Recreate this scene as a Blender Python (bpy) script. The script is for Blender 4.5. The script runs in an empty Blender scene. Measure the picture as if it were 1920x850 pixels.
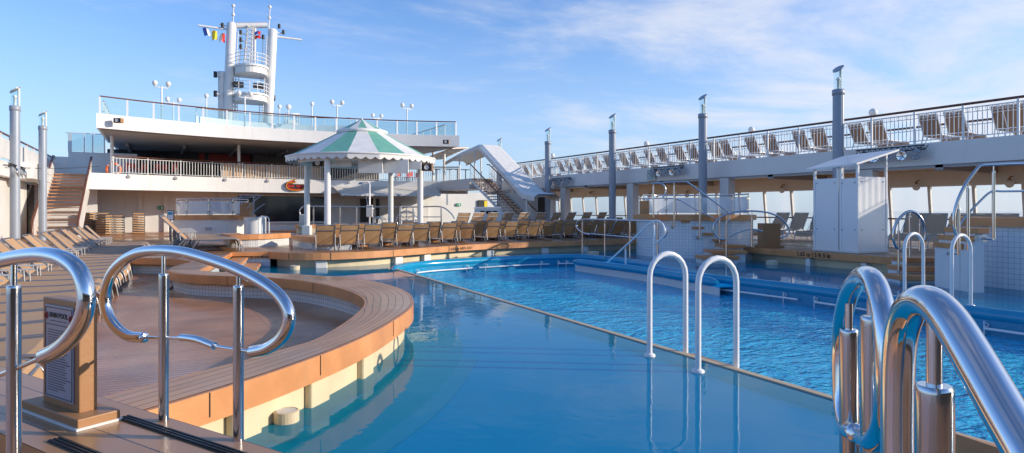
import bpy, bmesh, math, random
from math import sin, cos, pi, radians, sqrt, atan2, hypot
from mathutils import Vector, Matrix
random.seed(7)
SC = bpy.context.scene
COL = SC.collection
FP, TH, HC, HORIZON = 1200.0, radians(28.8), 1.5, 395.0
CT, ST = cos(TH), sin(TH)

# ---- turning a spot of the photograph into a place in the world -------------
def ray(px, py):
    a = (px-960)/FP
    return Vector((a*CT+ST, -a*ST+CT, (HORIZON-py)/FP))
def P(px, py, z=0.0):
    d = ray(px, py); t = (z-HC)/d.z
    return Vector((d.x*t, d.y*t, z))
def Q(px, py, cd):
    d = ray(px, py); return Vector((d.x*cd, d.y*cd, HC+d.z*cd))
def onX(px, py, X):
    d = ray(px, py); t = X/d.x; return Vector((X, d.y*t, HC+d.z*t))
def onY(px, py, Y):
    d = ray(px, py); t = Y/d.y; return Vector((d.x*t, Y, HC+d.z*t))
def onV(px, py, p0, dr):
    """meets the upright plane through p0 running along dr"""
    d = ray(px, py); n = Vector((-dr[1], dr[0]))
    t = (n.x*p0[0]+n.y*p0[1])/(n.x*d.x+n.y*d.y)
    return Vector((d.x*t, d.y*t, HC+d.z*t))
def camw(cx, cd, z=0.0):
    return Vector((cx*CT+cd*ST, -cx*ST+cd*CT, z))
def cdepth(X, Y): return X*ST+Y*CT

# ---- mesh builder -----------------------------------------------------------
class MB:
    def __init__(s): s.v=[]; s.f=[]; s.sm=[]; s.uv={}
    def add(s, vs, fs, smooth=False, uvs=None):
        o=len(s.v); s.v.extend([tuple(p) for p in vs])
        for i,f in enumerate(fs):
            if uvs: s.uv[len(s.f)]=uvs[i]
            s.f.append(tuple(o+k for k in f)); s.sm.append(smooth)
        return s
    def box(s, c, d, rz=0.0, bev=0.0):
        x,y,z=d[0]/2,d[1]/2,d[2]/2
        cr,sr=cos(rz),sin(rz)
        if bev<=0:
            pts=[(sx*x,sy*y,sz*z) for sz in(-1,1) for sx,sy in((-1,-1),(1,-1),(1,1),(-1,1))]
            fs=[(3,2,1,0),(4,5,6,7),(0,1,5,4),(1,2,6,5),(2,3,7,6),(3,0,4,7)]
        else:
            bm=bmesh.new(); bmesh.ops.create_cube(bm,size=1)
            for v in bm.verts: v.co=Vector((v.co.x*2*x,v.co.y*2*y,v.co.z*2*z))
            bmesh.ops.bevel(bm,geom=bm.edges[:],offset=min(bev,x*.9,y*.9,z*.9),segments=2,affect='EDGES',profile=.5)
            pts=[tuple(v.co) for v in bm.verts]; bm.verts.index_update()
            fs=[tuple(v.index for v in f.verts) for f in bm.faces]; bm.free()
        return s.add([(c[0]+p[0]*cr-p[1]*sr, c[1]+p[0]*sr+p[1]*cr, c[2]+p[2]) for p in pts],fs)
    def tube(s, pts, r, n=8, closed=False, caps=True, sub=0):
        pts=[Vector(p) for p in pts]
        rs=list(r) if isinstance(r,(list,tuple)) else [r]*len(pts)
        if sub:
            q=[];qr=[];m=len(pts); rng=m if closed else m-1
            for i in range(rng):
                p0=pts[(i-1)%m] if closed or i>0 else pts[0]*2-pts[1]
                p1=pts[i];p2=pts[(i+1)%m]
                p3=pts[(i+2)%m] if closed or i+2<m else p2*2-p1
                for k in range(sub):
                    t=k/sub
                    q.append(.5*((2*p1)+(p2-p0)*t+(2*p0-5*p1+4*p2-p3)*t*t+(3*p1-p0-3*p2+p3)*t**3))
                    qr.append(rs[i]*(1-t)+rs[(i+1)%m]*t)
            if not closed: q.append(pts[-1]); qr.append(rs[-1])
            pts,rs=q,qr
        m=len(pts); rings=[]; prev=None
        for i in range(m):
            if closed: t=pts[(i+1)%m]-pts[i-1]
            else: t=pts[min(i+1,m-1)]-pts[max(i-1,0)]
            if t.length<1e-9: t=Vector((0,0,1))
            t.normalize()
            if prev is None:
                up=Vector((0,0,1)) if abs(t.z)<.9 else Vector((1,0,0))
                a=t.cross(up).normalized()
            else:
                a=prev-t*prev.dot(t)
                if a.length<1e-6: a=t.cross(Vector((0.3,.5,.8)))
                a.normalize()
            prev=a; b=t.cross(a)
            rings.append([pts[i]+(a*cos(2*pi*k/n)+b*sin(2*pi*k/n))*rs[i] for k in range(n)])
        vs=[p for rg in rings for p in rg]; fs=[]
        for i in range(m if closed else m-1):
            j=(i+1)%m
            for k in range(n):
                k2=(k+1)%n; fs.append((i*n+k,i*n+k2,j*n+k2,j*n+k))
        s.add(vs,fs,True)
        if caps=='round' and not closed:
            for e,d in ((0,pts[0]-pts[1]),(-1,pts[-1]-pts[-2])):
                d=d.normalized(); r0=rs[e]; c=pts[e]; R0=rings[e]; prv=R0
                for off,k in ((.25,.93),(.42,.7),(.5,.35)):
                    nx=[c+d*(r0*off)+(p-c)*k for p in R0]
                    s.add(prv+nx,[(q,(q+1)%n,n+(q+1)%n,n+q) for q in range(n)],True); prv=nx
                s.add(prv,[tuple(range(n))])
        elif caps and not closed:
            s.add(rings[0],[tuple(range(n))]); s.add(rings[-1],[tuple(reversed(range(n)))])
        return s
    def cyl(s, p0, p1, r0, r1=None, n=16): return s.tube([p0,p1],[r0,r0 if r1 is None else r1],n)
    def prism(s, poly, z0, z1, bottom=True):
        n=len(poly)
        ar=sum(poly[i][0]*poly[(i+1)%n][1]-poly[(i+1)%n][0]*poly[i][1] for i in range(n))
        if ar<0: poly=list(reversed(poly))
        vs=[(p[0],p[1],z0) for p in poly]+[(p[0],p[1],z1) for p in poly]
        fs=[tuple(range(n,2*n))]
        if bottom: fs.append(tuple(reversed(range(n))))
        fs+=[(i,(i+1)%n,n+(i+1)%n,n+i) for i in range(n)]
        return s.add(vs,fs)
    def sheet(s, poly, z):
        n=len(poly)
        ar=sum(poly[i][0]*poly[(i+1)%n][1]-poly[(i+1)%n][0]*poly[i][1] for i in range(n))
        if ar<0: poly=list(reversed(poly))
        return s.add([(p[0],p[1],z) for p in poly],[tuple(range(n))])
    def wall(s, line, z0, z1, th=0.0, closed=False):
        """upright band along a plan line, uv = run, height; th>0 gives it thickness"""
        L=[Vector((p[0],p[1])) for p in line]
        if closed: L=L+[L[0]]
        run=[0]
        for i in range(1,len(L)): run.append(run[-1]+(L[i]-L[i-1]).length)
        vs=[];fs=[];uv=[]
        for p in L: vs+=[(p.x,p.y,z0),(p.x,p.y,z1)]
        for i in range(len(L)-1):
            fs.append((2*i,2*i+2,2*i+3,2*i+1)); uv.append([(run[i],z0),(run[i+1],z0),(run[i+1],z1),(run[i],z1)])
        s.add(vs,fs,False,uv)
        if th:
            M=offset(L,th); o=len(s.v)
            vs=[];fs=[];uv=[]
            for p in M: vs+=[(p.x,p.y,z0),(p.x,p.y,z1)]
            for i in range(len(M)-1):
                fs.append((2*i+1,2*i+3,2*i+2,2*i)); uv.append([(run[i],z1),(run[i+1],z1),(run[i+1],z0),(run[i],z0)])
            s.add(vs,fs,False,uv)
            s.band(L,M,z1); s.band(M,L,z0)
            for k in (0,-1):
                s.add([(L[k].x,L[k].y,z0),(M[k].x,M[k].y,z0),(M[k].x,M[k].y,z1),(L[k].x,L[k].y,z1)],[(0,1,2,3)])
        return s
    def band(s, A, B, z, zb=None):
        """flat strip between two plan lines, uv = run, across"""
        zb=z if zb is None else zb
        n=len(A); vs=[];fs=[];uv=[];run=[0]
        for i in range(1,n): run.append(run[-1]+((Vector(A[i][:2])+Vector(B[i][:2]))/2-(Vector(A[i-1][:2])+Vector(B[i-1][:2]))/2).length)
        for i in range(n): vs+=[(A[i][0],A[i][1],z),(B[i][0],B[i][1],zb)]
        for i in range(n-1):
            w=(Vector(A[i][:2])-Vector(B[i][:2])).length; w2=(Vector(A[i+1][:2])-Vector(B[i+1][:2])).length
            fs.append((2*i,2*i+2,2*i+3,2*i+1)); uv.append([(run[i],0),(run[i+1],0),(run[i+1],w2),(run[i],w)])
        s.add(vs,fs,False,uv); return s
    def lathe(s, prof, c, n=32, smooth=True, a0=0, a1=2*pi):
        full=abs(a1-a0-2*pi)<1e-6; m=n if full else n+1
        vs=[(c[0]+r*cos(a0+(a1-a0)*k/n),c[1]+r*sin(a0+(a1-a0)*k/n),c[2]+z) for r,z in prof for k in range(m)]
        fs=[(i*m+k,i*m+(k+1)%m,(i+1)*m+(k+1)%m,(i+1)*m+k) for i in range(len(prof)-1) for k in range(n)]
        uv=[[(prof[0][0]*(a1-a0)*kk/n,prof[ii][1]) for ii,kk in ((i,k),(i,k+1),(i+1,k+1),(i+1,k))] for i in range(len(prof)-1) for k in range(n)]
        return s.add(vs,fs,smooth,uv)
    def ball(s, c, r, n=12, m=8):
        prof=[(max(1e-4,r*sin(pi*i/m)),-r*cos(pi*i/m)) for i in range(m+1)]
        return s.lathe(prof,c,n)
    def build(s, name, mat, parent=None, **props):
        me=bpy.data.meshes.new(name); me.from_pydata(s.v,[],s.f)
        for p,sm in zip(me.polygons,s.sm): p.use_smooth=sm
        if s.uv:
            ul=me.uv_layers.new(name='UVMap')
            for p in me.polygons:
                u=s.uv.get(p.index)
                if u and len(u)==p.loop_total:
                    for k,li in enumerate(p.loop_indices): ul.data[li].uv=u[k]
        me.validate(); me.update()
        me.materials.append(mat)
        o=bpy.data.objects.new(name,me); COL.objects.link(o)
        if parent is not None: o.parent=parent; 
        for k,v in props.items(): o[k]=v
        return o

def offset(L, d):
    """plan line moved d to its left"""
    L=[Vector((p[0],p[1])) for p in L]; out=[]
    n=len(L)
    cl=(L[0]-L[-1]).length<1e-6
    for i in range(n):
        a=L[i-1] if i>0 else (L[-2] if cl else None)
        b=L[i+1] if i<n-1 else (L[1] if cl else None)
        ds=[]
        if a is not None: ds.append((L[i]-a).normalized())
        if b is not None: ds.append((b-L[i]).normalized())
        t=sum(ds,Vector((0,0))); 
        if t.length<1e-6: t=ds[0]
        t.normalize(); k=1/max(.5,t.dot(ds[0]))
        out.append(L[i]+Vector((-t.y,t.x))*d*k)
    return out
def smooth_line(pts, sub=6, closed=False):
    pts=[Vector((p[0],p[1])) for p in pts]; m=len(pts); q=[]
    for i in range(m if closed else m-1):
        p1=pts[i];p2=pts[(i+1)%m]
        p0=pts[i-1] if closed or i>0 else p1*2-p2
        p3=pts[(i+2)%m] if closed or i+2<m else p2*2-p1
        for k in range(sub):
            t=k/sub
            q.append(.5*((2*p1)+(p2-p0)*t+(2*p0-5*p1+4*p2-p3)*t*t+(3*p1-p0-3*p2+p3)*t**3))
    if not closed: q.append(pts[-1])
    return q

def tag(o, label=None, cat=None, group=None, kind=None):
    if label: o['label']=label
    if cat: o['category']=cat
    if group: o['group']=group
    if kind: o['kind']=kind
    return o
def thing(name, label, cat, loc=(0,0,0), rz=0.0, group=None):
    o=bpy.data.objects.new(name,None); COL.objects.link(o)
    o.location=loc; o.rotation_euler=(0,0,rz); o.empty_display_size=.2
    return tag(o,label,cat,group)
def wthing(name, label, cat, base, group=None):
    """a thing whose parts are modelled in world coordinates: returns (empty, local) where local moves a point"""
    o=thing(name,label,cat,base,0,group); b=Vector(base)
    return o, b
def put(mb, name, mat, root, b):
    """links mesh built in world coordinates under root standing at b"""
    mb.v=[(p[0]-b[0],p[1]-b[1],p[2]-b[2]) for p in mb.v]
    return mb.build(name,mat,root)
KIDS={}
def copy_tree(o, parent=None):
    c=o.copy(); COL.objects.link(c)
    if parent is not None: c.parent=parent
    for ch in [k for k in o.children]: copy_tree(ch,c)
    return c
ORD=['','first','second','third','fourth','fifth','sixth','seventh','eighth','ninth','tenth','eleventh','twelfth','thirteenth','fourteenth','fifteenth','sixteenth','seventeenth','eighteenth','nineteenth','twentieth','twenty-first','twenty-second','twenty-third','twenty-fourth','twenty-fifth','twenty-sixth','twenty-seventh','twenty-eighth']

# ---- materials --------------------------------------------------------------
def new_mat(name):
    m=bpy.data.materials.new(name); m.use_nodes=True
    nt=m.node_tree; return m, nt, nt.nodes['Principled BSDF']
def nd(nt, typ, **kw):
    n=nt.nodes.new(typ)
    for k,v in kw.items():
        if k in n.inputs: n.inputs[k].default_value=v
        else: setattr(n,k,v)
    return n
def paint(name, col, rough=.4, metal=0.0, var=.06, scale=3.0, bump=0.0, spec=.5, streak=0.0):
    m,nt,b=new_mat(name)
    b.inputs['Roughness'].default_value=rough; b.inputs['Metallic'].default_value=metal
    b.inputs['Specular IOR Level'].default_value=spec
    tc=nd(nt,'ShaderNodeTexCoord'); no=nd(nt,'ShaderNodeTexNoise',Scale=scale,Detail=5.0)
    nt.links.new(tc.outputs['Object'],no.inputs['Vector'])
    r=nd(nt,'ShaderNodeMapRange'); r.inputs[1].default_value=.25; r.inputs[2].default_value=.75
    r.inputs[3].default_value=1-var; r.inputs[4].default_value=1+var
    nt.links.new(no.outputs['Fac'],r.inputs[0])
    hs=nd(nt,'ShaderNodeHueSaturation'); hs.inputs['Color'].default_value=(*col,1)
    nt.links.new(r.outputs[0],hs.inputs['Value']); nt.links.new(hs.outputs[0],b.inputs['Base Color'])
    if streak:   # faint run-off stains: tall thin noise tinted towards rust
        mp=nd(nt,'ShaderNodeMapping'); mp.inputs['Scale'].default_value=(1,1,.10); nt.links.new(tc.outputs['Object'],mp.inputs['Vector'])
        ns=nd(nt,'ShaderNodeTexNoise',Scale=3.2,Detail=7.0,Roughness=.7); nt.links.new(mp.outputs[0],ns.inputs['Vector'])
        rs=nd(nt,'ShaderNodeMapRange'); rs.inputs[1].default_value=.55; rs.inputs[2].default_value=.80; rs.inputs[3].default_value=0; rs.inputs[4].default_value=streak
        nt.links.new(ns.outputs['Fac'],rs.inputs[0]); mx=nd(nt,'ShaderNodeMixRGB'); mx.inputs['Color2'].default_value=(.36,.27,.19,1)
        nt.links.new(rs.outputs[0],mx.inputs['Fac']); nt.links.new(hs.outputs[0],mx.inputs['Color1']); nt.links.new(mx.outputs[0],b.inputs['Base Color'])
    r2=nd(nt,'ShaderNodeMapRange'); r2.inputs[1].default_value=.3; r2.inputs[2].default_value=.7
    r2.inputs[3].default_value=max(.02,rough*.8); r2.inputs[4].default_value=min(1,rough*1.25)
    nt.links.new(no.outputs['Fac'],r2.inputs[0]); nt.links.new(r2.outputs[0],b.inputs['Roughness'])
    if bump:
        n2=nd(nt,'ShaderNodeTexNoise',Scale=scale*12,Detail=3.0); nt.links.new(tc.outputs['Object'],n2.inputs['Vector'])
        bp=nd(nt,'ShaderNodeBump',Strength=bump,Distance=.01); nt.links.new(n2.outputs['Fac'],bp.inputs['Height']); nt.links.new(bp.outputs[0],b.inputs['Normal'])
    return m
def brickmat(name, c1, c2, mortar, bw, bh, ms, rough=.3, coords='UV', rotz=0.0, wet=None, offset=.5, var=.25, bump=.3):
    """planks or tiles; wet=(scale,threshold) gives glossy puddles"""
    m,nt,b=new_mat(name)
    tc=nd(nt,'ShaderNodeTexCoord'); mp=nd(nt,'ShaderNodeMapping'); mp.inputs['Rotation'].default_value=(0,0,rotz)
    nt.links.new(tc.outputs[coords],mp.inputs['Vector'])
    br=nd(nt,'ShaderNodeTexBrick'); br.offset=offset
    br.inputs['Color1'].default_value=(*c1,1); br.inputs['Color2'].default_value=(*c2,1); br.inputs['Mortar'].default_value=(*mortar,1)
    br.inputs['Scale'].default_value=1; br.inputs['Mortar Size'].default_value=ms; br.inputs['Mortar Smooth'].default_value=.1
    br.inputs['Brick Width'].default_value=bw; br.inputs['Row Height'].default_value=bh
    nt.links.new(mp.outputs[0],br.inputs['Vector'])
    no=nd(nt,'ShaderNodeTexNoise',Scale=1.3,Detail=6.0); nt.links.new(tc.outputs['Object'],no.inputs['Vector'])
    r=nd(nt,'ShaderNodeMapRange'); r.inputs[1].default_value=.3; r.inputs[2].default_value=.7; r.inputs[3].default_value=1-var; r.inputs[4].default_value=1+var
    nt.links.new(no.outputs['Fac'],r.inputs[0])
    hs=nd(nt,'ShaderNodeHueSaturation'); nt.links.new(br.outputs['Color'],hs.inputs['Color']); nt.links.new(r.outputs[0],hs.inputs['Value'])
    nt.links.new(hs.outputs[0],b.inputs['Base Color'])
    b.inputs['Roughness'].default_value=rough; b.inputs['Specular IOR Level'].default_value=.28 if wet else .5
    if wet:
        n2=nd(nt,'ShaderNodeTexNoise',Scale=wet[0],Detail=4.0); 
        mp2=nd(nt,'ShaderNodeMapping'); mp2.inputs['Scale'].default_value=(1,.45,1); nt.links.new(tc.outputs['Object'],mp2.inputs['Vector']); nt.links.new(mp2.outputs[0],n2.inputs['Vector'])
        r2=nd(nt,'ShaderNodeMapRange'); r2.inputs[1].default_value=wet[1]-.16; r2.inputs[2].default_value=wet[1]+.14; r2.inputs[3].default_value=rough; r2.inputs[4].default_value=.10
        nt.links.new(n2.outputs['Fac'],r2.inputs[0]); nt.links.new(r2.outputs[0],b.inputs['Roughness'])
    bp=nd(nt,'ShaderNodeBump',Strength=bump,Distance=.004); nt.links.new(br.outputs['Fac'],bp.inputs['Height']); bp.invert=True
    nt.links.new(bp.outputs[0],b.inputs['Normal'])
    return m
def steelmat(name, rough, col=(.72,.72,.73)):
    m,nt,b=new_mat(name); b.inputs['Metallic'].default_value=1; b.inputs['Base Color'].default_value=(*col,1)
    tc=nd(nt,'ShaderNodeTexCoord'); no=nd(nt,'ShaderNodeTexNoise',Scale=5.0,Detail=3.0,Roughness=.5); nt.links.new(tc.outputs['Object'],no.inputs['Vector'])
    r=nd(nt,'ShaderNodeMapRange'); r.inputs[1].default_value=.35; r.inputs[2].default_value=.75; r.inputs[3].default_value=rough*.8; r.inputs[4].default_value=rough*1.35
    nt.links.new(no.outputs['Fac'],r.inputs[0]); nt.links.new(r.outputs[0],b.inputs['Roughness']); return m
def glassmat(name, tint=(.86,.94,.95), refl=1.0, body=0.0, bodycol=(.8,.85,.88)):
    """thin pane: mirror by fresnel over a tinted clear sheet, body adds a frosted share"""
    m,nt,b=new_mat(name); nt.nodes.remove(b); out=nt.nodes['Material Output']
    tr=nd(nt,'ShaderNodeBsdfTransparent'); tr.inputs[0].default_value=(*tint,1)
    gl=nd(nt,'ShaderNodeBsdfGlossy'); gl.inputs['Roughness'].default_value=.02; gl.inputs['Color'].default_value=(refl,refl,refl,1)
    fr=nd(nt,'ShaderNodeFresnel',IOR=1.5); mx=nd(nt,'ShaderNodeMixShader')
    ge=nd(nt,'ShaderNodeNewGeometry'); io=nd(nt,'ShaderNodeMapRange'); io.inputs[3].default_value=1.5; io.inputs[4].default_value=1/1.5
    nt.links.new(ge.outputs['Backfacing'],io.inputs[0]); nt.links.new(io.outputs[0],fr.inputs['IOR'])
    nt.links.new(fr.outputs[0],mx.inputs[0]); nt.links.new(gl.outputs[0],mx.inputs[2])
    if body>0:
        df=nd(nt,'ShaderNodeBsdfDiffuse'); df.inputs[0].default_value=(*bodycol,1)
        m2=nd(nt,'ShaderNodeMixShader'); m2.inputs[0].default_value=body
        nt.links.new(tr.outputs[0],m2.inputs[1]); nt.links.new(df.outputs[0],m2.inputs[2]); nt.links.new(m2.outputs[0],mx.inputs[1])
    else: nt.links.new(tr.outputs[0],mx.inputs[1])
    nt.links.new(mx.outputs[0],out.inputs['Surface']); return m
def watermat(name, tint, body, bodycol, s1, str1, dist, rough=.02, stretch=(1,1,1), rotz=0.0, s2=None, ior=1.33):
    m,nt,b=new_mat(name); nt.nodes.remove(b); out=nt.nodes['Material Output']
    tc=nd(nt,'ShaderNodeTexCoord'); mp=nd(nt,'ShaderNodeMapping'); mp.inputs['Scale'].default_value=stretch; mp.inputs['Rotation'].default_value=(0,0,rotz)
    nt.links.new(tc.outputs['Object'],mp.inputs['Vector'])
    n1=nd(nt,'ShaderNodeTexNoise',Scale=s1,Detail=3.0,Distortion=.6); nt.links.new(mp.outputs[0],n1.inputs['Vector'])
    h=n1.outputs['Fac']
    if s2:
        n2=nd(nt,'ShaderNodeTexNoise',Scale=s2,Detail=2.0,Distortion=.3); nt.links.new(mp.outputs[0],n2.inputs['Vector'])
        ad=nd(nt,'ShaderNodeMath',operation='MULTIPLY_ADD'); ad.inputs[1].default_value=.35
        nt.links.new(n2.outputs['Fac'],ad.inputs[0]); nt.links.new(h,ad.inputs[2]); h=ad.outputs[0]
    bp=nd(nt,'ShaderNodeBump',Strength=str1,Distance=dist); nt.links.new(h,bp.inputs['Height'])
    n3=nd(nt,'ShaderNodeTexNoise',Scale=.35,Detail=2.0); nt.links.new(mp.outputs[0],n3.inputs['Vector'])
    rr=nd(nt,'ShaderNodeMapRange'); rr.inputs[1].default_value=.35; rr.inputs[2].default_value=.65; rr.inputs[3].default_value=str1*.45; rr.inputs[4].default_value=min(1,str1*1.15)
    nt.links.new(n3.outputs['Fac'],rr.inputs[0]); nt.links.new(rr.outputs[0],bp.inputs['Strength'])
    tr=nd(nt,'ShaderNodeBsdfTransparent'); tr.inputs[0].default_value=(*tint,1)
    gl=nd(nt,'ShaderNodeBsdfGlossy'); gl.inputs['Roughness'].default_value=rough
    df=nd(nt,'ShaderNodeBsdfDiffuse'); df.inputs[0].default_value=(*bodycol,1)
    fr=nd(nt,'ShaderNodeFresnel',IOR=ior); m1=nd(nt,'ShaderNodeMixShader'); m1.inputs[0].default_value=body; mx=nd(nt,'ShaderNodeMixShader')
    for q in (gl,df,fr): nt.links.new(bp.outputs[0],q.inputs['Normal'])
    nt.links.new(tr.outputs[0],m1.inputs[1]); nt.links.new(df.outputs[0],m1.inputs[2])
    nt.links.new(fr.outputs[0],mx.inputs[0]); nt.links.new(m1.outputs[0],mx.inputs[1]); nt.links.new(gl.outputs[0],mx.inputs[2])
    nt.links.new(mx.outputs[0],out.inputs['Surface']); return m

M={}
M['white']=paint('white_paint',(.74,.73,.71),.35,var=.04,scale=.8,streak=.22)
M['white_soft']=paint('white_panel',(.70,.69,.66),.5,var=.05,scale=.6,streak=.25)
M['white_gloss']=paint('white_enamel',(.78,.78,.77),.18,var=.02)
M['cream']=paint('cream_steel',(.78,.74,.67),.45,var=.06,scale=1.5)
M['plinth']=paint('cream_plinth',(.66,.55,.36),.5,var=.14,scale=1.6,bump=.1,streak=.5)
M['grey_post']=paint('grey_blue_paint',(.30,.33,.38),.32,var=.04)
M['pillar']=paint('silver_pillar_paint',(.30,.34,.40),.38,metal=.1,var=.03)
M['rail_wood']=paint('mahogany_rail',(.13,.045,.025),.3,var=.2,scale=5)
M['teak']=paint('teak_edge',(.60,.265,.10),.38,var=.20,scale=2.6,bump=.2,streak=.25)
M['teak_dark']=paint('teak_post_wood',(.36,.18,.075),.45,var=.12,scale=3,bump=.15)
M['black']=paint('black_rubber',(.015,.015,.016),.5)
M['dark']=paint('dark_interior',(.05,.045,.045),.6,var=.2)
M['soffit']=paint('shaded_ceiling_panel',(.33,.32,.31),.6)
M['red']=paint('red_panel',(.35,.03,.02),.45,var=.12)
M['redc']=paint('red_plastic',(.55,.03,.02),.4)
M['orange']=paint('life_ring_orange',(.85,.16,.03),.45)
M['flame']=paint('sign_orange',(.90,.30,.02),.4)
M['yellow']=paint('flag_yellow',(.85,.62,.04),.7)
M['flagblue']=paint('flag_blue',(.08,.16,.5),.7)
M['flagwhite']=paint('flag_white',(.8,.8,.8),.7)
M['flagred']=paint('flag_red',(.65,.04,.03),.7)
M['green']=paint('awning_green',(.16,.42,.32),.6,var=.10,scale=3,bump=.25)
M['awn_white']=paint('awning_white',(.74,.73,.69),.6,var=.07,scale=3,bump=.25,streak=.2)
M['tanfab']=paint('tan_awning',(.60,.40,.24),.7,var=.2)
M['exit']=paint('exit_sign_green',(.02,.30,.16),.4)
M['steel']=steelmat('polished_steel',.09)
M['steel2']=steelmat('brushed_steel',.13,(.56,.56,.57))
M['alu']=paint('grey_lounger_frame',(.22,.22,.23),.35,metal=.5,var=.03)
M['alu_light']=paint('pale_lounger_frame',(.42,.43,.44),.38,metal=.2,var=.03)
M['globe']=paint('opal_globe',(.82,.79,.72),.3)
M['glass']=glassmat('clear_glass')
M['glass_green']=glassmat('pale_green_glass',(.80,.90,.92),1.0,.14,(.50,.66,.70))
M['glass_frost']=glassmat('frosted_glass',(.9,.93,.95),1.0,.55,(.75,.78,.82))
M['glass_dark']=paint('dark_screen_glass',(.008,.010,.016),.08,var=.3,scale=1.5)
M['window']=glassmat('window_glass',(.95,.97,.98),.35)
M['tile']=brickmat('white_tile',(.76,.79,.80),(.70,.74,.76),(.46,.54,.58),.10,.10,.006,.18,'UV',offset=0.0,var=.04)
M['tile_near']=brickmat('white_small_tile',(.72,.72,.69),(.66,.67,.65),(.40,.41,.40),.07,.07,.005,.2,'UV',offset=0.0,var=.08)
M['deck']=brickmat('wet_teak_planks',(.50,.225,.10),(.42,.185,.08),(.05,.03,.022),2.4,.085,.006,.46,'Object',rotz=0.0,wet=(.55,.50))
M['deck_dry']=brickmat('teak_planks',(.36,.20,.105),(.31,.165,.085),(.05,.03,.022),2.4,.07,.005,.42,'Object',rotz=0,wet=(.8,.6))
M['cap']=brickmat('teak_cap_planks',(.54,.31,.165),(.47,.265,.14),(.06,.035,.025),40,.09,.004,.40,'UV',wet=(.9,.6),var=.2)
M['step_top']=brickmat('teak_step_planks',(.42,.22,.10),(.36,.185,.085),(.05,.03,.02),9,.14,.004,.30,'UV',wet=(1.5,.62),var=.15)
def slingmat(name, c):
    m,nt,b=new_mat(name); b.inputs['Roughness'].default_value=.65
    tc=nd(nt,'ShaderNodeTexCoord'); w=nd(nt,'ShaderNodeTexNoise',Scale=1.1,Detail=4.0)
    oi=nd(nt,'ShaderNodeObjectInfo'); nt.links.new(tc.outputs['Object'],w.inputs['Vector'])
    a=nd(nt,'ShaderNodeMath',operation='MULTIPLY_ADD'); a.inputs[1].default_value=.16; a.inputs[2].default_value=.84
    nt.links.new(oi.outputs['Random'],a.inputs[0])
    a2=nd(nt,'ShaderNodeMath',operation='MULTIPLY_ADD'); a2.inputs[1].default_value=.25
    nt.links.new(w.outputs['Fac'],a2.inputs[0]); nt.links.new(a.outputs[0],a2.inputs[2])
    hs=nd(nt,'ShaderNodeHueSaturation'); hs.inputs['Color'].default_value=(*c,1); nt.links.new(a2.outputs[0],hs.inputs['Value'])
    nt.links.new(hs.outputs[0],b.inputs['Base Color'])
    wv=nd(nt,'ShaderNodeTexWave',Scale=45.0); nt.links.new(tc.outputs['Object'],wv.inputs['Vector'])
    bp=nd(nt,'ShaderNodeBump',Strength=.15,Distance=.003); nt.links.new(wv.outputs['Fac'],bp.inputs['Height']); nt.links.new(bp.outputs[0],b.inputs['Normal'])
    return m
M['sling']=slingmat('tan_sling',(.50,.295,.14))
M['sling_taupe']=slingmat('taupe_sling',(.48,.31,.19))
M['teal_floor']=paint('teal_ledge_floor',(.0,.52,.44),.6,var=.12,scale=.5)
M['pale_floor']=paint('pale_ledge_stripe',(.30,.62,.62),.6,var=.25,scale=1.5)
M['sling_shaded']=slingmat('shaded_tan_sling',(.27,.155,.09))  # darker copy of the tan sling: balcony shade put into the colour
M['ledge_floor']=paint('blue_ledge_floor',(.0,.60,.92),.6,var=.14,scale=.35)
M['pool_wall']=paint('blue_pool_wall',(.01,.25,.44),.3,var=.08)
M['rim']=paint('blue_pool_rim',(.006,.27,.46),.22,var=.10,scale=2)
M['line']=paint('beige_edge_strip',(.55,.42,.26),.5)
M['water_ledge']=watermat('still_water',(.80,.97,.98),.34,(.0,.44,.70),1.6,.22,.02,.02,(1,1,1),.3,s2=6.0,ior=1.20)
M['water_pool']=watermat('rippled_water',(.55,.85,.95),.84,(.04,.54,.86),2.4,.9,.13,.02,(1,1.6,1),.5,9.0)
M['sea']=paint('sea_water',(.16,.24,.30),.06,var=.1,scale=.01)
# ---- camera, sky, sun ---------------------------------------------------------
cam=bpy.data.cameras.new('camera'); camo=bpy.data.objects.new('camera',cam); COL.objects.link(camo); SC.camera=camo
camo.location=(0,0,HC); camo.rotation_euler=(pi/2,0,-TH)
cam.sensor_width=36; cam.lens=FP/1920*36; cam.shift_y=-30/1920; cam.clip_start=.05; cam.clip_end=60000
SUN_AZ,SUN_EL=radians(56),radians(17)        # clockwise from astern (-Y) towards starboard
to_sun=Vector((sin(SUN_AZ)*cos(SUN_EL),-cos(SUN_AZ)*cos(SUN_EL),sin(SUN_EL)))
sl=bpy.data.lights.new('sun','SUN'); sl.energy=3.0; sl.angle=radians(.6); sl.color=(1.0,.87,.70)
so=bpy.data.objects.new('sun',sl); COL.objects.link(so); so.rotation_euler=to_sun.to_track_quat('Z','Y').to_euler(); so.location=(30,-20,30)
W=bpy.data.worlds.new('World'); SC.world=W; W.use_nodes=True
wt=W.node_tree; bg=wt.nodes['Background']
sky=nd(wt,'ShaderNodeTexSky'); sky.sky_type='NISHITA'; sky.sun_disc=False; sky.sun_elevation=SUN_EL
sky.sun_rotation=atan2(to_sun.x,to_sun.y); sky.air_density=1.0; sky.dust_density=.6; sky.ozone_density=2.2
tc=nd(wt,'ShaderNodeTexCoord'); sp=nd(wt,'ShaderNodeSeparateXYZ'); wt.links.new(tc.outputs['Generated'],sp.inputs[0])
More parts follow.
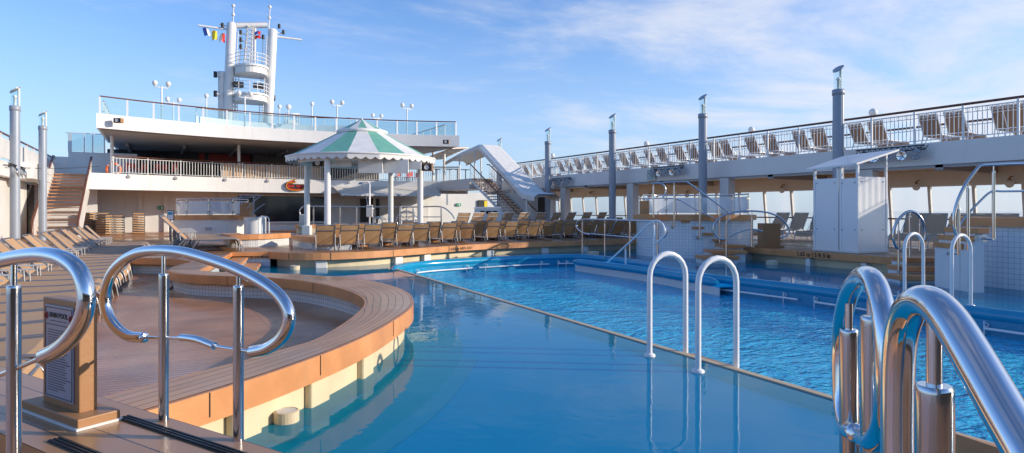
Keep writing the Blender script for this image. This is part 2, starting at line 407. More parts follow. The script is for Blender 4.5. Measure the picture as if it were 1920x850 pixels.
# wispy high cloud on a flat layer overhead: direction divided by its height
mz=nd(wt,'ShaderNodeMath',operation='MAXIMUM'); mz.inputs[1].default_value=.03; wt.links.new(sp.outputs['Z'],mz.inputs[0])
az=nd(wt,'ShaderNodeMath',operation='ADD'); az.inputs[1].default_value=.12; wt.links.new(mz.outputs[0],az.inputs[0])
cb=nd(wt,'ShaderNodeCombineXYZ')
for i,ax in enumerate('XY'):
    dv=nd(wt,'ShaderNodeMath',operation='DIVIDE'); wt.links.new(sp.outputs[ax],dv.inputs[0]); wt.links.new(az.outputs[0],dv.inputs[1]); wt.links.new(dv.outputs[0],cb.inputs[i])
mp=nd(wt,'ShaderNodeMapping'); mp.inputs['Rotation'].default_value=(0,0,radians(38)); mp.inputs['Scale'].default_value=(.75,1.1,1); mp.inputs['Location'].default_value=(3.1,1.7,0)
wt.links.new(cb.outputs[0],mp.inputs['Vector'])
cn=nd(wt,'ShaderNodeTexNoise',Scale=1.15,Detail=9.0,Roughness=.62,Distortion=.35); wt.links.new(mp.outputs[0],cn.inputs['Vector'])
# more cloud towards starboard
xr=nd(wt,'ShaderNodeMapRange'); xr.inputs[1].default_value=.45; xr.inputs[2].default_value=.93; xr.inputs[3].default_value=-.06; xr.inputs[4].default_value=.20
wt.links.new(sp.outputs['X'],xr.inputs[0])
ad=nd(wt,'ShaderNodeMath',operation='ADD'); wt.links.new(cn.outputs['Fac'],ad.inputs[0]); wt.links.new(xr.outputs[0],ad.inputs[1])
cr=nd(wt,'ShaderNodeMapRange'); cr.interpolation_type='SMOOTHSTEP'
cr.inputs[1].default_value=.44; cr.inputs[2].default_value=.80; cr.inputs[3].default_value=0; cr.inputs[4].default_value=.85
wt.links.new(ad.outputs[0],cr.inputs[0])
# pale veil low over the sea
hz=nd(wt,'ShaderNodeMapRange'); hz.interpolation_type='SMOOTHSTEP'; hz.inputs[1].default_value=-.02; hz.inputs[2].default_value=.34; hz.inputs[3].default_value=.62; hz.inputs[4].default_value=0
wt.links.new(sp.outputs['Z'],hz.inputs[0])
tint=nd(wt,'ShaderNodeMixRGB',blend_type='MULTIPLY'); tint.inputs['Fac'].default_value=1; tint.inputs['Color2'].default_value=(.55,.72,.98,1)
wt.links.new(sky.outputs[0],tint.inputs['Color1'])
m1=nd(wt,'ShaderNodeMixRGB'); m1.inputs['Color2'].default_value=(2.35,2.85,3.75,1); wt.links.new(hz.outputs[0],m1.inputs['Fac']); wt.links.new(tint.outputs[0],m1.inputs['Color1'])
m2=nd(wt,'ShaderNodeMixRGB'); m2.inputs['Color2'].default_value=(3.35,3.45,3.8,1); wt.links.new(cr.outputs[0],m2.inputs['Fac']); wt.links.new(m1.outputs[0],m2.inputs['Color1'])
wt.links.new(m2.outputs[0],bg.inputs['Color']); bg.inputs['Strength'].default_value=.15
vs=SC.view_settings; vs.view_transform='Standard'; vs.look='None'; vs.exposure=0.75; vs.gamma=1
SC.cycles.max_bounces=8; SC.cycles.transparent_max_bounces=16; SC.cycles.caustics_reflective=False; SC.cycles.caustics_refractive=False
SC.cycles.sample_clamp_indirect=4

# ---- plan lines -----------------------------------------------------------------
ZD,ZT=.03,.40                     # main deck, raised terrace
ringp=[((150,757),(225,782)),((245,733),(330,750)),((330,711),(420,723)),((400,692),(500,698)),((480,672),(580,670)),((540,654),(640,647)),
 ((596,637),(695,622)),((640,613),(738,597)),((672,590),(763,579)),((689,570),(770,566)),((682,556),(764,552)),((655,544),(740,539)),
 ((610,533),(695,527)),((560,525),(630,519.5)),((500,520),(560,515)),((440,518),(485,511.5)),((385,516),(430,510.5)),((340,513),(395,509.5)),((314,507),(371,507))]
ring_in=smooth_line([P(*a,ZT) for a,b in ringp],5); ring_out=smooth_line([P(*b,ZT) for a,b in ringp],5)
ring_mid=[(a+b)/2 for a,b in zip(ring_in,ring_out)]
bench_left=smooth_line([P(x,y,ZT) for x,y in((236,483),(290,484),(335,486),(362,490.5),(345,495),(325,500),(314,507))],5)
pit=[P(371,507,ZT),P(433,473,ZT),P(506,472,ZT)]
front=smooth_line([P(x,y,ZT) for x,y in((506,472),(530,473.5),(561,474.5),(620,474),(700,471),(770,466.5),(840,461.5),(900,457.8),(1000,454),(1100,451),(1205,448))],4)
pool_near=[P(740,505),P(1560,750),P(2000,881)]
pool_far=smooth_line([P(x,y) for x,y in((740,505),(760,498.5),(800,493.5),(860,489.5),(908,486.7),(960,484),(1012,482),(1075,480.5),(1120,483),(1200,493),(1300,515),(1400,527.5),(1500,539),(1640,557),(1782,577),(1920,594),(2100,618),(2500,680))],4)
tub1=Vector((15.84,16.05)); tub2=camw(13.42-2.2,12.9).xy; TR=1.9
right_edge=smooth_line([P(x,y,ZT) for x,y in((1385,461.5),(1440,466),(1540,473),(1640,480),(1684,484.5))],4)
def triangulated(loops,z):
    bm=bmesh.new(); es=[]
    for L in loops:
        vs=[bm.verts.new((p[0],p[1],z)) for p in L]
        es+=[bm.edges.new((vs[i],vs[(i+1)%len(vs)])) for i in range(len(vs))]
    bmesh.ops.triangle_fill(bm,edges=es,use_beauty=True,normal=(0,0,1))
    for f in bm.faces:
        if f.normal.z<0: f.normal_flip()
    bm.verts.index_update(); mb=MB(); mb.add([v.co[:] for v in bm.verts],[[v.index for v in f.verts] for f in bm.faces]); bm.free(); return mb

# ---- setting ----------------------------------------------------------------------
S=dict(kind='structure')
mb=MB(); R=26000
mb.lathe([(.01,0),(60,0),(400,0),(3000,0),(R,0)],(8,0,-22),48,False); mb.build('sea',M['sea'],**S)
pool_loop=[p for p in pool_far]+[pool_near[2]]
ledge_outer=[(-1.2,1.0),(14,-6),(24,-6),(24,24),(-.2,24),(-.2,9),(-1.2,8)]
triangulated([ledge_outer,pool_loop],-.13).build('ledge_floor',M['ledge_floor'],**S)
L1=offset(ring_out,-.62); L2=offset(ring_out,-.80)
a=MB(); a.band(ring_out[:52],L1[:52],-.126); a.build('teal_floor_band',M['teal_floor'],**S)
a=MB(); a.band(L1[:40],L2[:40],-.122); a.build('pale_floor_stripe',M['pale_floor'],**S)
triangulated([ledge_outer,pool_loop],0.0).build('shallow_water',M['water_ledge'],**S)
wallp=MB(); inner=[p for p in pool_loop]
wallp.wall(inner,-1.7,-.02,0,True); wallp.sheet(inner,-1.7); wallp.build('pool_basin',M['pool_wall'],**S)
w=MB(); w.sheet(inner,-.34); w.build('pool_water',M['water_pool'],**S)
# main deck: the port side and the sunken floor inside the ring
deck=[(-12,-3),(-.9,1.2)]+[tuple(p) for p in ring_mid[2:]]+[tuple(p) for p in bench_left[::-1]]+[(-.2,20),(.5,24.2),(20,24.2),(20,52),(-12,52)]
d=MB(); d.prism(deck,-.4,ZD); d.build('main_deck',M['deck'],**S)
# raised terrace across the far end of the pool, and the one to starboard
terr=[tuple(p) for p in bench_left]+[tuple(p) for p in pit]+[tuple(p) for p in front[1:]]+[(22,19.2),(27,19.2),(27,45),(12,45),(12,29),(7.6,27.0),(-.1,24.1)]
def raised(name,poly,edge,mcap,plinth_in=.16,th=.17,closed=False,pl=None):
    a=MB(); a.prism(poly,ZT-th,ZT); o=a.build(name,mcap,**S); return o
raised('far_terrace',terr,front,M['deck_dry'])
rt=[tuple(p) for p in right_edge]+[P(1700,484.9,ZT).xy.to_tuple(),(15.2,7.6),(15.6,5.5),(16,-5),(27,-5),(27,19.196),(22,19.196),(17.5,18.5),(15.9,15.6)]
raised('starboard_terrace',rt,right_edge,M['deck_dry'])
def facing(name,line,z0,z1,mat,push,th=.03,cat='edge board',label=None):
    """thin board set just proud of an edge"""
    L=offset(line,push); a=MB(); a.wall(L,z0,z1,th); return a.build(name,mat)

# unseen deck astern, and a bulkhead added to reflect dark brown in the polished steel
a=MB(); a.prism([(-12,-34),(22,-34),(22,-6.1),(14,-6.1),(3.2,-2.0),(.9,-.8),(-.6,.9),(-.95,1.1),(-12,-3.05)],-.4,.06); a.build('aft_deck',M['deck_dry'],**S)
r,b=wthing('reflection_bulkhead','unseen teak clad bulkhead with a long dark window, added astern for reflections in steel','bulkhead',(3,-10,0))
a=MB(); a.box((1,-10.5,1.75),(24,.6,3.4)); put(a,'wall',M['teak_dark'],r,b)
a=MB(); a.box((1,-10.18,2.1),(20,.06,1.1)); put(a,'window_band',M['glass_dark'],r,b)
a=MB(); a.box((1,-10.4,3.5),(24.4,1.2,.14)); put(a,'roof_edge',M['white_soft'],r,b)
def text_mesh(txt, size, mat, name, loc, xdir, up=(0,0,1), parent=None, ext=.002, align='CENTER', b=None, bold=0.0, wide=1.0):
    """flat lettering standing on a surface: xdir runs along the words, up is their upright"""
    cu=bpy.data.curves.new(name,'FONT'); cu.body=txt; cu.size=size; cu.extrude=ext; cu.align_x=align; cu.align_y='CENTER'; cu.offset=bold
    t=bpy.data.objects.new('tmp',cu); COL.objects.link(t); bpy.context.view_layer.update()
    me=bpy.data.meshes.new_from_object(t.evaluated_get(bpy.context.evaluated_depsgraph_get()))
    bpy.data.objects.remove(t); me.name=name
    x=Vector(xdir).normalized(); u=Vector(up); u=(u-x*u.dot(x)).normalized(); n=x.cross(u)
    mt=Matrix((x*wide,u,n)).transposed().to_4x4(); l=Vector(loc)-(Vector(b) if b is not None else Vector()); mt.translation=l
    me.transform(mt); me.materials.clear(); me.materials.append(mat)
    o=bpy.data.objects.new(name,me); COL.objects.link(o)
    if parent is not None: o.parent=parent
    return o

# ---- the horseshoe bench round the wading floor -------------------------------------
r,b=wthing('ring_bench','curved teak bench sweeping round the sunken wading floor beside the pool','bench',P(640,600,0))
a=MB(); a.band(ring_out,ring_in,ZT); a.band(ring_in,ring_out,ZT-.16); put(a,'cap',M['cap'],r,b)
a=MB(); a.wall(ring_out,ZT-.19,ZT-.003,-.035) ; put(a,'outer_fascia',M['teak'],r,b)
a=MB(); a.wall(ring_in,ZT-.15,ZT-.003,.035); put(a,'inner_fascia',M['teak'],r,b)
a=MB(); a.wall(offset(ring_in,-.10),ZD-.04,ZT-.13,-.05); put(a,'tile_wall',M['tile_near'],r,b)
pl=offset(ring_out,.075)
a=MB(); a.wall(pl,-.3,ZT-.15,.05); put(a,'plinth',M['plinth'],r,b)
for k in (6,13,22,30):
    a=MB(); t=(ring_out[k+1]-ring_out[k]).normalized(); p=(ring_out[k]*.35+pl[k]*.65); a.box((p.x,p.y,.0),(.26,.07,.46),atan2(t.y,t.x),.02); put(a,'pier',M['plinth'],r,b)
a=MB()
for k in (8,21,34,45,62,76):
    if k<len(ring_out)-1:
        for L in (ring_out,ring_in):
            t=(L[k+1]-L[k]).normalized(); nrm=Vector((-t.y,t.x))*(-.036 if L is ring_out else .036)
            a.box((L[k].x+nrm.x,L[k].y+nrm.y,ZT-.08),(.007,.006,.15),atan2(t.y,t.x))
put(a,'seam',M['black'],r,b)

# inlets standing in the shallow water by the benches
def inlet(px,py,rad,h,label):
    c=P(px,py,0); t=thing('water_inlet',label,'pool inlet',(c.x,c.y,-.12),0,'water inlets in the shallow pool')
    a=MB(); a.lathe([(rad,0),(rad,.12+h),(rad*.86,.125+h),(rad*.86,.10+h),(.001,.10+h)],(0,0,0),24,False); a.build('drum',M['plinth'],t)
    a=MB()
    for i in range(-5,6):
        x=i*rad*.14; l=sqrt(max(0,(rad*.8)**2-x*x))
        if l>.01: a.box((x,0,.118+h),(rad*.06,2*l,.01)); a.box((0,x,.117+h),(2*l,rad*.06,.01))
    a.build('grille',M['white_gloss'],t)
inlet(537,790,.088,.075,'round cream inlet drum standing in teal water nearest the curved bench')
inlet(729,655,.075,.055,'small cream inlet drum tucked under the curved bench end')
inlet(1112,478,.20,.10,'pale inlet box under the far terrace behind the steel rail')
inlet(553,506,.12,.10,'cream inlet box under the far terrace near the wet steps')
inlet(1448,496,.17,.10,'pale inlet drum under the starboard terrace left of the depth mark')

# steps going down from the deck into the water channel
r,b=wthing('pool_steps','wet orange teak steps leading down from terrace into the water channel','steps',P(440,500,0))
e=(pit[1]-pit[0]).xy.normalized(); nrm=Vector((e.y,-e.x)); e2=(pit[2]-pit[1]).xy.normalized()
for k in range(2):
    z=ZT-.14*(k+1); a=MB(); c0=pit[1].xy-e2*0+nrm*(.25+.34*k)
    L=1.9-.25*k; c=c0-e*(L/2+.15)
    a.box((c.x,c.y,z-.03),(L,.36,.06),atan2(e.y,e.x),.006); put(a,'tread',M['teak'],r,b)
    a=MB(); a.box((c.x,c.y,(z-.06-.25)/2),(L,.30,z-.06+.25),atan2(e.y,e.x)); put(a,'riser',M['tile_near'],r,b)

# edges of the far terrace
r,b=wthing('terrace_edge','long orange teak edge board on cream plinth along the far pool side','terrace edge',front[10].to_3d())
a=MB(); a.wall([p for p in front],ZT-.185,ZT-.002,-.035); put(a,'edge_board',M['teak'],r,b)
a=MB(); a.wall([p for p in offset(front,.22)],-.3,ZT-.165,.05); put(a,'plinth',M['plinth'],r,b)
for px in (600,745,800,922,1035,1112):
    a=MB(); p=min(front,key=lambda q:abs(( (q.x*CT-q.y*ST)/(q.x*ST+q.y*CT))*FP+960-px)); i=min(front.index(p),len(front)-2); t=(front[i+1]-front[i]).normalized()
    q=p+Vector((-t.y,t.x))*.16; a.box((q.x,q.y,-.03),(.30,.16,.46),atan2(t.y,t.x),.02); put(a,'pier',M['cream'],r,b)
a=MB()
for k in (6,12,18,24,30,36):
    t=(front[k+1]-front[k]).normalized(); q=front[k]+Vector((t.y,-t.x))*.038; a.box((q.x,q.y,ZT-.09),(.012,.008,.18),atan2(t.y,t.x))
put(a,'seam',M['black'],r,b)
p0=P(888,466.5,ZT-.09); k=min(range(len(front)-1),key=lambda i:((front[i]+front[i+1])/2-p0.xy).length); t=(front[k+2]-front[k-1]).normalized()
tp=(front[k]+front[k+1])/2+Vector((t.y,-t.x))*.095
text_mesh('1.55m / 4ft 11in',.112,M['black'],'depth_marking',(tp.x,tp.y,ZT-.095),(t.x,t.y,0),parent=r,b=b,bold=.001,wide=1.5)

r,b=wthing('bench_edge','short shaded teak edge with white tile below, behind the curved bench','terrace edge',bench_left[0].to_3d())
a=MB(); a.wall(bench_left[:21],ZT-.15,ZT-.002,-.035); put(a,'edge_board',M['teak'],r,b)
a=MB(); a.wall(offset(bench_left,.12),ZD-.02,ZT-.13,.05); put(a,'tile_wall',M['tile_near'],r,b)
r,b=wthing('step_surround','bright orange edge boards framing the wet steps with white tile below','terrace edge',pit[1])
a=MB(); a.wall([p.xy for p in pit],ZT-.11,ZT-.002,-.035); put(a,'edge_board',M['teak'],r,b)
a=MB(); a.wall(offset([p.xy for p in pit],.05),-.3,ZT-.10,.05); put(a,'tile_wall',M['tile'],r,b)

r,b=wthing('terrace_edge','shaded teak edge board with depth mark on the starboard terrace','terrace edge',right_edge[8].to_3d())
a=MB(); a.wall(right_edge,ZT-.175,ZT-.002,-.035); put(a,'edge_board',M['teak'],r,b)
a=MB(); a.wall(offset(right_edge,.2),-.3,ZT-.16,.05); put(a,'plinth',M['plinth'],r,b)
for px in (1508,1400,1620):
    i=min(range(len(right_edge)-1),key=lambda j:abs(((right_edge[j].x*CT-right_edge[j].y*ST)/(right_edge[j].x*ST+right_edge[j].y*CT))*FP+960-px))
    t=(right_edge[i+1]-right_edge[i]).normalized(); q=right_edge[i]+Vector((-t.y,t.x))*.12; a=MB(); a.box((q.x,q.y,-.03),(.14,.2,.46),atan2(t.y,t.x)); put(a,'pier',M['cream'],r,b)
p0=P(1523,478,ZT-.085); k=min(range(len(right_edge)-1),key=lambda i:((right_edge[i]+right_edge[i+1])/2-p0.xy).length); t=(right_edge[k+1]-right_edge[k]).normalized(); tp=(right_edge[k]+right_edge[k+1])/2+Vector((t.y,-t.x))*.040
text_mesh('1.65 m | 5 ft 5 in',.16,M['black'],'depth_marking',(tp.x,tp.y,ZT-.09),(t.x,t.y,0),parent=r,b=b,bold=.004)

# pool rim and beige strip
r,b=wthing('pool_coping','rounded glossy blue rim along the far and starboard pool edge','pool coping',pool_far[0].to_3d())
a=MB(); L=[Vector((p.x,p.y,-.04)) for p in offset(pool_far,.07)]; a.tube(L,[.02]+[.105]*(len(L)-1),12); put(a,'rolled_edge',M['rim'],r,b)
a=MB(); a.wall(offset(pool_far,.155),-.05,.012,.04); put(a,'edge_strip',M['line'],r,b)
r,b=wthing('pool_edge_strip','straight beige strip between still shallow water and rippled pool','edge strip',pool_near[0])
a=MB(); a.wall([p.xy for p in pool_near],-.4,.012,.07); put(a,'strip',M['line'],r,b)
# white grab bars below the rim
def grab_bar(x0,y0,x1,y1,label,zz=-.235):
    A=P(x0,y0,zz);B=P(x1,y1,zz); r,b=wthing('grab_bar',label,'grab bar',A,'white grab bars under the blue rim')
    # follow the pool wall 9 cm inside it
    i0=min(range(len(pool_far)),key=lambda i:(pool_far[i]-A.xy).length); i1=min(range(len(pool_far)),key=lambda i:(pool_far[i]-B.xy).length)
    L=offset(pool_far,-.07); pts=[Vector((p.x,p.y,zz)) for p in L[i0:i1+1]]
    n=len(pts)
    a=MB(); a.tube(pts,.022,8,sub=2); put(a,'bar',M['white_gloss'],r,b)
    for f in (.1,.9):
        q=pts[int(f*(n-1))]; a=MB(); a.tube([q+Vector((0,0,-.13)),q+Vector((0,0,.11))],.011,6)
        a.tube([q+Vector((.0,0,.03)),q+Vector((.05,-.03,.03)),q+Vector((.06,-.035,.07)),q+Vector((.0,0,.09))],.012,6); put(a,'bracket',M['white_gloss'],r,b)
grab_bar(760,511,872,502,'leftmost white grab bar under the blue rim at the far pool edge')
grab_bar(884,501,1012,494,'middle white grab bar under the blue rim at the far pool edge')
grab_bar(1028,493,1072,492,'short white grab bar ending at the entry step in the pool')
grab_bar(1185,518,1275,533,'white grab bar starting right of the entry step in the pool')
grab_bar(1290,534,1485,565,'long white grab bar behind the pair of white ladder loops')
grab_bar(1500,568,1690,600,'white grab bar behind the arched steel rails in front')
grab_bar(1833,613,2050,648,'white grab bar at the right edge of the photo')
# entry step in the pool
r,b=wthing('entry_step','blue entry step with rounded lip and white face inside the pool','entry step',P(1180,505))
lip=smooth_line([P(x,y,-.03) for x,y in((1077,489),(1120,494.5),(1200,504.5),(1290,519),(1345,528))],4)
ins=[pool_far[i]+Vector((0,0)) for i in range(len(pool_far))]
i0=min(range(len(pool_far)),key=lambda i:(pool_far[i]-lip[0]).length); i1=min(range(len(pool_far)),key=lambda i:(pool_far[i]-lip[-1]).length)
a=MB(); a.prism([tuple(p) for p in lip]+[tuple(p) for p in pool_far[i0:i1+1][::-1]],-.16,-.10); put(a,'step_top',M['ledge_floor'],r,b)
a=MB(); a.tube([Vector((p.x,p.y,-.06)) for p in lip],[.06]+[.10]*(len(lip)-2)+[.05],12); put(a,'rolled_edge',M['rim'],r,b)
a=MB(); a.wall(offset(lip,.03),-1.2,-.12,.04); put(a,'front_face',M['white_soft'],r,b)

# ---- teak platform with the rule board --------------------------------------------
ZP=.45; dv=Vector((.487,-.873)); nv=Vector((.873,.487))
R0=P(180,742,ZP).xy; L0=P(0,812,ZP).xy
poly=[R0-dv*.9,R0+dv*3.6,L0+dv*3.4,L0-dv*2.2,R0-dv*2.2-nv*.3]
r,b=wthing('teak_platform','narrow teak platform with black drain slots under the rule board','platform',(R0.x,R0.y,0))
a=MB(); a.prism([tuple(p) for p in poly],.06,ZP-.003); put(a,'base',M['teak'],r,b)
a=MB(); A=[R0-dv*.9,R0+dv*3.6]; Bq=[q-nv*(R0-L0).dot(nv) for q in A]; a.band(A,Bq,ZP+.001); a.band([A[0]-dv*1.3,A[0]],[Bq[0]-dv*1.3,Bq[0]],ZP+.0012); put(a,'planking',M['step_top'],r,b)
for (s0,s1,px,py) in ((0,2.2,232,784),(0,1.6,102,826)):
    q=P(px,py,ZP).xy; a=MB(); w=.058
    c=q+dv*(s1/2)
    a.box((c.x,c.y,ZP+.004),(s1,w,.006),atan2(dv.y,dv.x))
    for j in range(3):
        cc=c+nv*((j-1)*.019); a.box((cc.x,cc.y,ZP+.008),(s1,.009,.006),atan2(dv.y,dv.x))
    put(a,'drain_slot',M['black'],r,b)
r,b=wthing('teak_platform','low teak step in front of the platform by the left steel post','platform',(L0.x,L0.y,0))
q=[L0-dv*2.2-nv*.01,L0+dv*3.0-nv*.01,L0+dv*3.0-nv*1.3,L0-dv*2.2-nv*1.3]
a=MB(); a.prism([tuple(p) for p in q],.04,.24); put(a,'step',M['teak'],r,b)
# right hand platform corner
c0=P(1787,812,.3); c1=P(1862,832,.3); c2=P(2050,880,.3)
r,b=wthing('teak_platform','corner of a teak platform below the big steel rail on the right','platform',(c0.x,c0.y,0))
a=MB(); a.prism([c0.xy.to_tuple(),c1.xy.to_tuple(),(c1.x+1.2,c1.y-.9),(c1.x+.6,c1.y-2.4),(c0.x-.35,c0.y-2.2)],-.2,.3); put(a,'slab',M['teak'],r,b)

# rule board
A=P(148,777,ZP+.05); bw,bh,bd=.385,.55,.085
r=thing('rule_board','wooden pool rule board headed MAIN POOL standing on the teak platform','sign',(A.x,A.y,ZP)); b=Vector((A.x,A.y,ZP))
ang=atan2(dv.y,dv.x)
cen=A.xy-dv*(bw/2)+nv*(bd/2)
a=MB(); a.box((cen.x,cen.y,ZP+.05+bh/2),(bw,bd,bh),ang,.006); put(a,'board',M['teak_dark'],r,b)
a=MB(); a.box((cen.x,cen.y,ZP+.03),(bw+.22,bd+.11,.05),ang,.005); put(a,'plinth',M['teak_dark'],r,b)
a=MB(); a.box((cen.x,cen.y,ZP+.008),(bw+.235,bd+.125,.012),ang); put(a,'base_seal',M['white'],r,b)
face=cen-nv*(bd/2+.004); pw,ph=.30,.475; zc=ZP+.05+bh/2+.004
xd=Vector((dv.x,dv.y,0)); 
def onface(u,v,d=0.0): 
    q=face-nv*d; return Vector((q.x+dv.x*u,q.y+dv.y*u,zc+v))
a=MB(); c=onface(0,0); a.box(c,(pw,.008,ph),ang,.002); panel=put(a,'notice_panel',paint('notice_grey',(.30,.33,.40),.35,var=.03),r,b)
a=MB()
for u,v,w,h in ((0,ph/2-.012,pw-.02,.003),(0,-ph/2+.012,pw-.02,.003),(pw/2-.010,0,.003,ph-.024),(-pw/2+.010,0,.003,ph-.024),(0,ph/2-.098,pw-.022,.003)):
    a.box(onface(u,v,.005),(w,.002,h),ang)
put(a,'border_line',M['black'],r,b)
text_mesh('MAIN POOL',.0365,M['black'],'heading',onface(0,ph/2-.050,.0055),xd,parent=r,b=b,ext=.0008,bold=.0004)
a=MB(); rnd=random.Random(3)
v=ph/2-.125
while v>-ph/2+.03:
    u=-pw/2+.035; end=pw/2-.03-rnd.random()*.10
    if rnd.random()<.12: end=-.02
    while u<end:
        wl=.008+rnd.random()*.024; a.box(onface(min(u+wl/2,pw/2-.03),v,.0052),(wl,.001,.0042),ang); u+=wl+.004
    v-=.0128
u=-.085
while u<.085: a.box(onface(u,ph/2-.078,.0052),(.010,.001,.004),ang); u+=.013
put(a,'small_print',paint('print_ink',(.10,.10,.13),.5),r,b)['kind']='stuff'
for sx in (-1,1):
    a=MB(); c=onface(sx*.130,ph/2-.056,.006)
    ring=[c+xd*(.0165*cos(t))+Vector((0,0,.0165*sin(t))) for t in [2*pi*i/20 for i in range(20)]]
    a.tube(ring,.0022,5,True); a.tube([c+xd*-.013+Vector((0,0,.013)),c+xd*.013+Vector((0,0,-.013))],.0018,5); put(a,'prohibition_ring',M['redc'],r,b)
    a=MB(); a.tube([c+xd*-.006+Vector((0,0,-.010)),c+Vector((0,0,.0)),c+xd*.008+Vector((0,0,.006))],.002,5); a.ball(c+xd*.004+Vector((0,0,.010)),.003,6,4); put(a,'prohibition_figure',M['black'],r,b)
# ---- steel handrails ------------------------------------------------------------------
def rail_thing(name,label,base,group='steel handrails round the pool'):
    return wthing(name,label,'handrail',base,group)
def post(r,b,x,y,zb,zt,rad,zs,part='post',mat='steel2'):
    """sleeved post: thick tube to zt, thin stub from there to zs"""
    a=MB(); a.tube([(x,y,zb),(x,y,zt-.03),(x,y,zt-.012),(x,y,zt-.004),(x,y,zt)],[rad,rad,rad,rad*.97,rad*.88],24); put(a,part,M[mat],r,b)
    a=MB(); a.tube([(x,y,zt-.01),(x,y,zs)],rad*.42,12); put(a,'stub',M['steel'],r,b)
# left pair: L2 (between the two posts on the platform edge)
p1=P(307,790,ZP); p2=P(447,826,ZP); dl=(p2-p1).xy.normalized()
r,b=rail_thing('handrail','looped polished steel handrail on two posts right of the rule board',p1)
V=lambda px,py: onV(px,py,p1,dl)
top=[V(x,y) for x,y in((270,633),(240,630),(214,610),(200,580),(199,545),(210,513),(232,489),(262,474),(300,470),(345,474),(400,489),(450,508),(495,532),(525,556),(541,585),(540,612),(525,637),(500,654),(473,660))]
a=MB(); a.tube(top,.0275,16,sub=5,caps='round'); put(a,'hand_tube',M['steel'],r,b)
for p,y in ((p1,513),(p2,535)):
    q=V(307 if p is p1 else 447,y); 
    post(r,b,p.x,p.y,.0,q.z,.0235,V(307 if p is p1 else 447,470 if p is p1 else 505).z)
a=MB(); a.tube([V(270,633),V(343,634)],.008,8); a.tube([V(400,649),V(473,660)],.008,8); put(a,'link_rod',M['steel'],r,b)
a=MB(); a.tube([V(340,633),V(370,637),V(402,649)],.018,12,sub=3); put(a,'link_sleeve',M['steel'],r,b)
# L1
p3=Q(26,850,2.15); r,b=rail_thing('handrail','polished steel handrail loop with thick post at the far left',Vector((p3.x,p3.y,.24)))
V1=lambda px,py: onV(px,py,p3,dl)
top=[V1(x,y) for x,y in((-90,520),(-40,500),(20,485),(60,479),(92,479),(122,487),(146,506),(159,535),(162,570),(152,605),(132,635),(108,656),(84,668))]
a=MB(); a.tube(top,.0255,16,sub=5,caps='round'); put(a,'hand_tube',M['steel'],r,b)
post(r,b,p3.x,p3.y,.2,V1(26,535).z,.0215,V1(26,486).z)
a=MB(); a.tube([V1(90,665),V1(40,687),V1(-30,715)],.008,8); put(a,'link_rod',M['steel'],r,b)
# right pair
q1=camw(1.15,2.2); q2=camw(1.04,1.86); dr1=(q1-q2).xy.normalized()
r,b=rail_thing('handrail','tall narrow polished steel rail loop with two posts, left of the biggest rail',q1)
V2=lambda px,py: onV(px,py,q1,dr1)
top=[V2(x,y) for x,y in((1604,812),(1588,800),(1580,760),(1577,700),(1577,640),(1582,590),(1593,550),(1608,526),(1624,518),(1640,530),(1652,565),(1660,610),(1664,670),(1664,730),(1660,785),(1650,815),(1636,828),(1622,822))]
a=MB(); a.tube(top,.031,18,sub=5,caps='round'); put(a,'hand_tube',M['steel'],r,b)
for q,px,yt,ys in ((q1,1592,617,560),(q2,1634,593,525)):
    z=V2(px,yt).z; w=onV(px,yt,q1,dr1); post(r,b,w.x,w.y,.0,w.z,.030 if q is q1 else .0295,V2(px,ys).z)
a=MB(); a.tube([V2(1604,812),V2(1625,822)],.012,8); put(a,'link_rod',M['steel'],r,b)
s1=camw(.79,1.30); s2=camw(.725,.93); dr2=(s1-s2).xy.normalized()
r,b=rail_thing('handrail','biggest polished steel handrail sweeping down at the lower right corner',Vector((s2.x,s2.y,.3)))
V3=lambda px,py: onV(px,py,s1,dr2)
top=[V3(x,y) for x,y in((1700,1010),(1686,930),(1683,850),(1683,760),(1685,680),(1691,622),(1705,583),(1727,566),(1752,572),(1780,600),(1812,650),(1850,715),(1893,790),(1940,870),(1990,960))]
a=MB(); a.tube(top,.031,24,sub=6); put(a,'hand_tube',M['steel'],r,b)
w=V3(1752,722); post(r,b,w.x,w.y,.28,w.z,.0315,V3(1752,585).z)

# ---- white ladders ----------------------------------------------------------------
def loop_pts(f,bk,h,n=10):
    f=Vector(f);bk=Vector(bk); c=(f+bk)/2; c.z=0; half=(f.xy-bk.xy).length/2; u=(bk.xy-f.xy).normalized(); hz=h-half
    pts=[f,Vector((f.x,f.y,hz*.5)),Vector((f.x,f.y,hz))]
    for i in range(1,n):
        t=pi-pi*i/n; pts.append(Vector((c.x+u.x*half*cos(t),c.y+u.y*half*cos(t),hz+half*sin(t))))
    pts+= [Vector((bk.x,bk.y,hz)),Vector((bk.x,bk.y,hz*.5)),bk]
    return pts
def ladder(fa,ba,fb,bb,h,label,rad=.028,tread=True):
    r,b=wthing('pool_ladder',label,'pool ladder',fa,'white pool ladders')
    for f,k in ((fa,ba),(fb,bb)):
        k=Vector((k.x,k.y,-.5)); a=MB(); a.tube(loop_pts(f,k,h),rad,14); put(a,'loop_rail',M['white_gloss'],r,b)
        a=MB(); a.lathe([(rad*2.1,0),(rad*2.1,.018),(rad*1.3,.03),(rad,.032)],(f.x,f.y,.0),20); put(a,'foot_flange',M['white_gloss'],r,b)
    if tread:
        for z in (-.03,-.32):
            a=MB(); c=(ba+bb)/2; d=(bb-ba).xy; a.box((c.x,c.y,z),(d.length-.05,.11,.035),atan2(d.y,d.x),.004)
            a.box((c.x,c.y,z+.019),(d.length-.06,.012,.004),atan2(d.y,d.x)); put(a,'tread',M['teak_dark'],r,b)
fa=P(1218,668);fb=P(1309,698); ed=(fb-fa).xy.normalized(); pn=Vector((-ed.y,ed.x)); 
if pn.x<0: pn=-pn
mk=lambda f,d=.47: Vector((f.x+pn.x*d,f.y+pn.y*d,0))
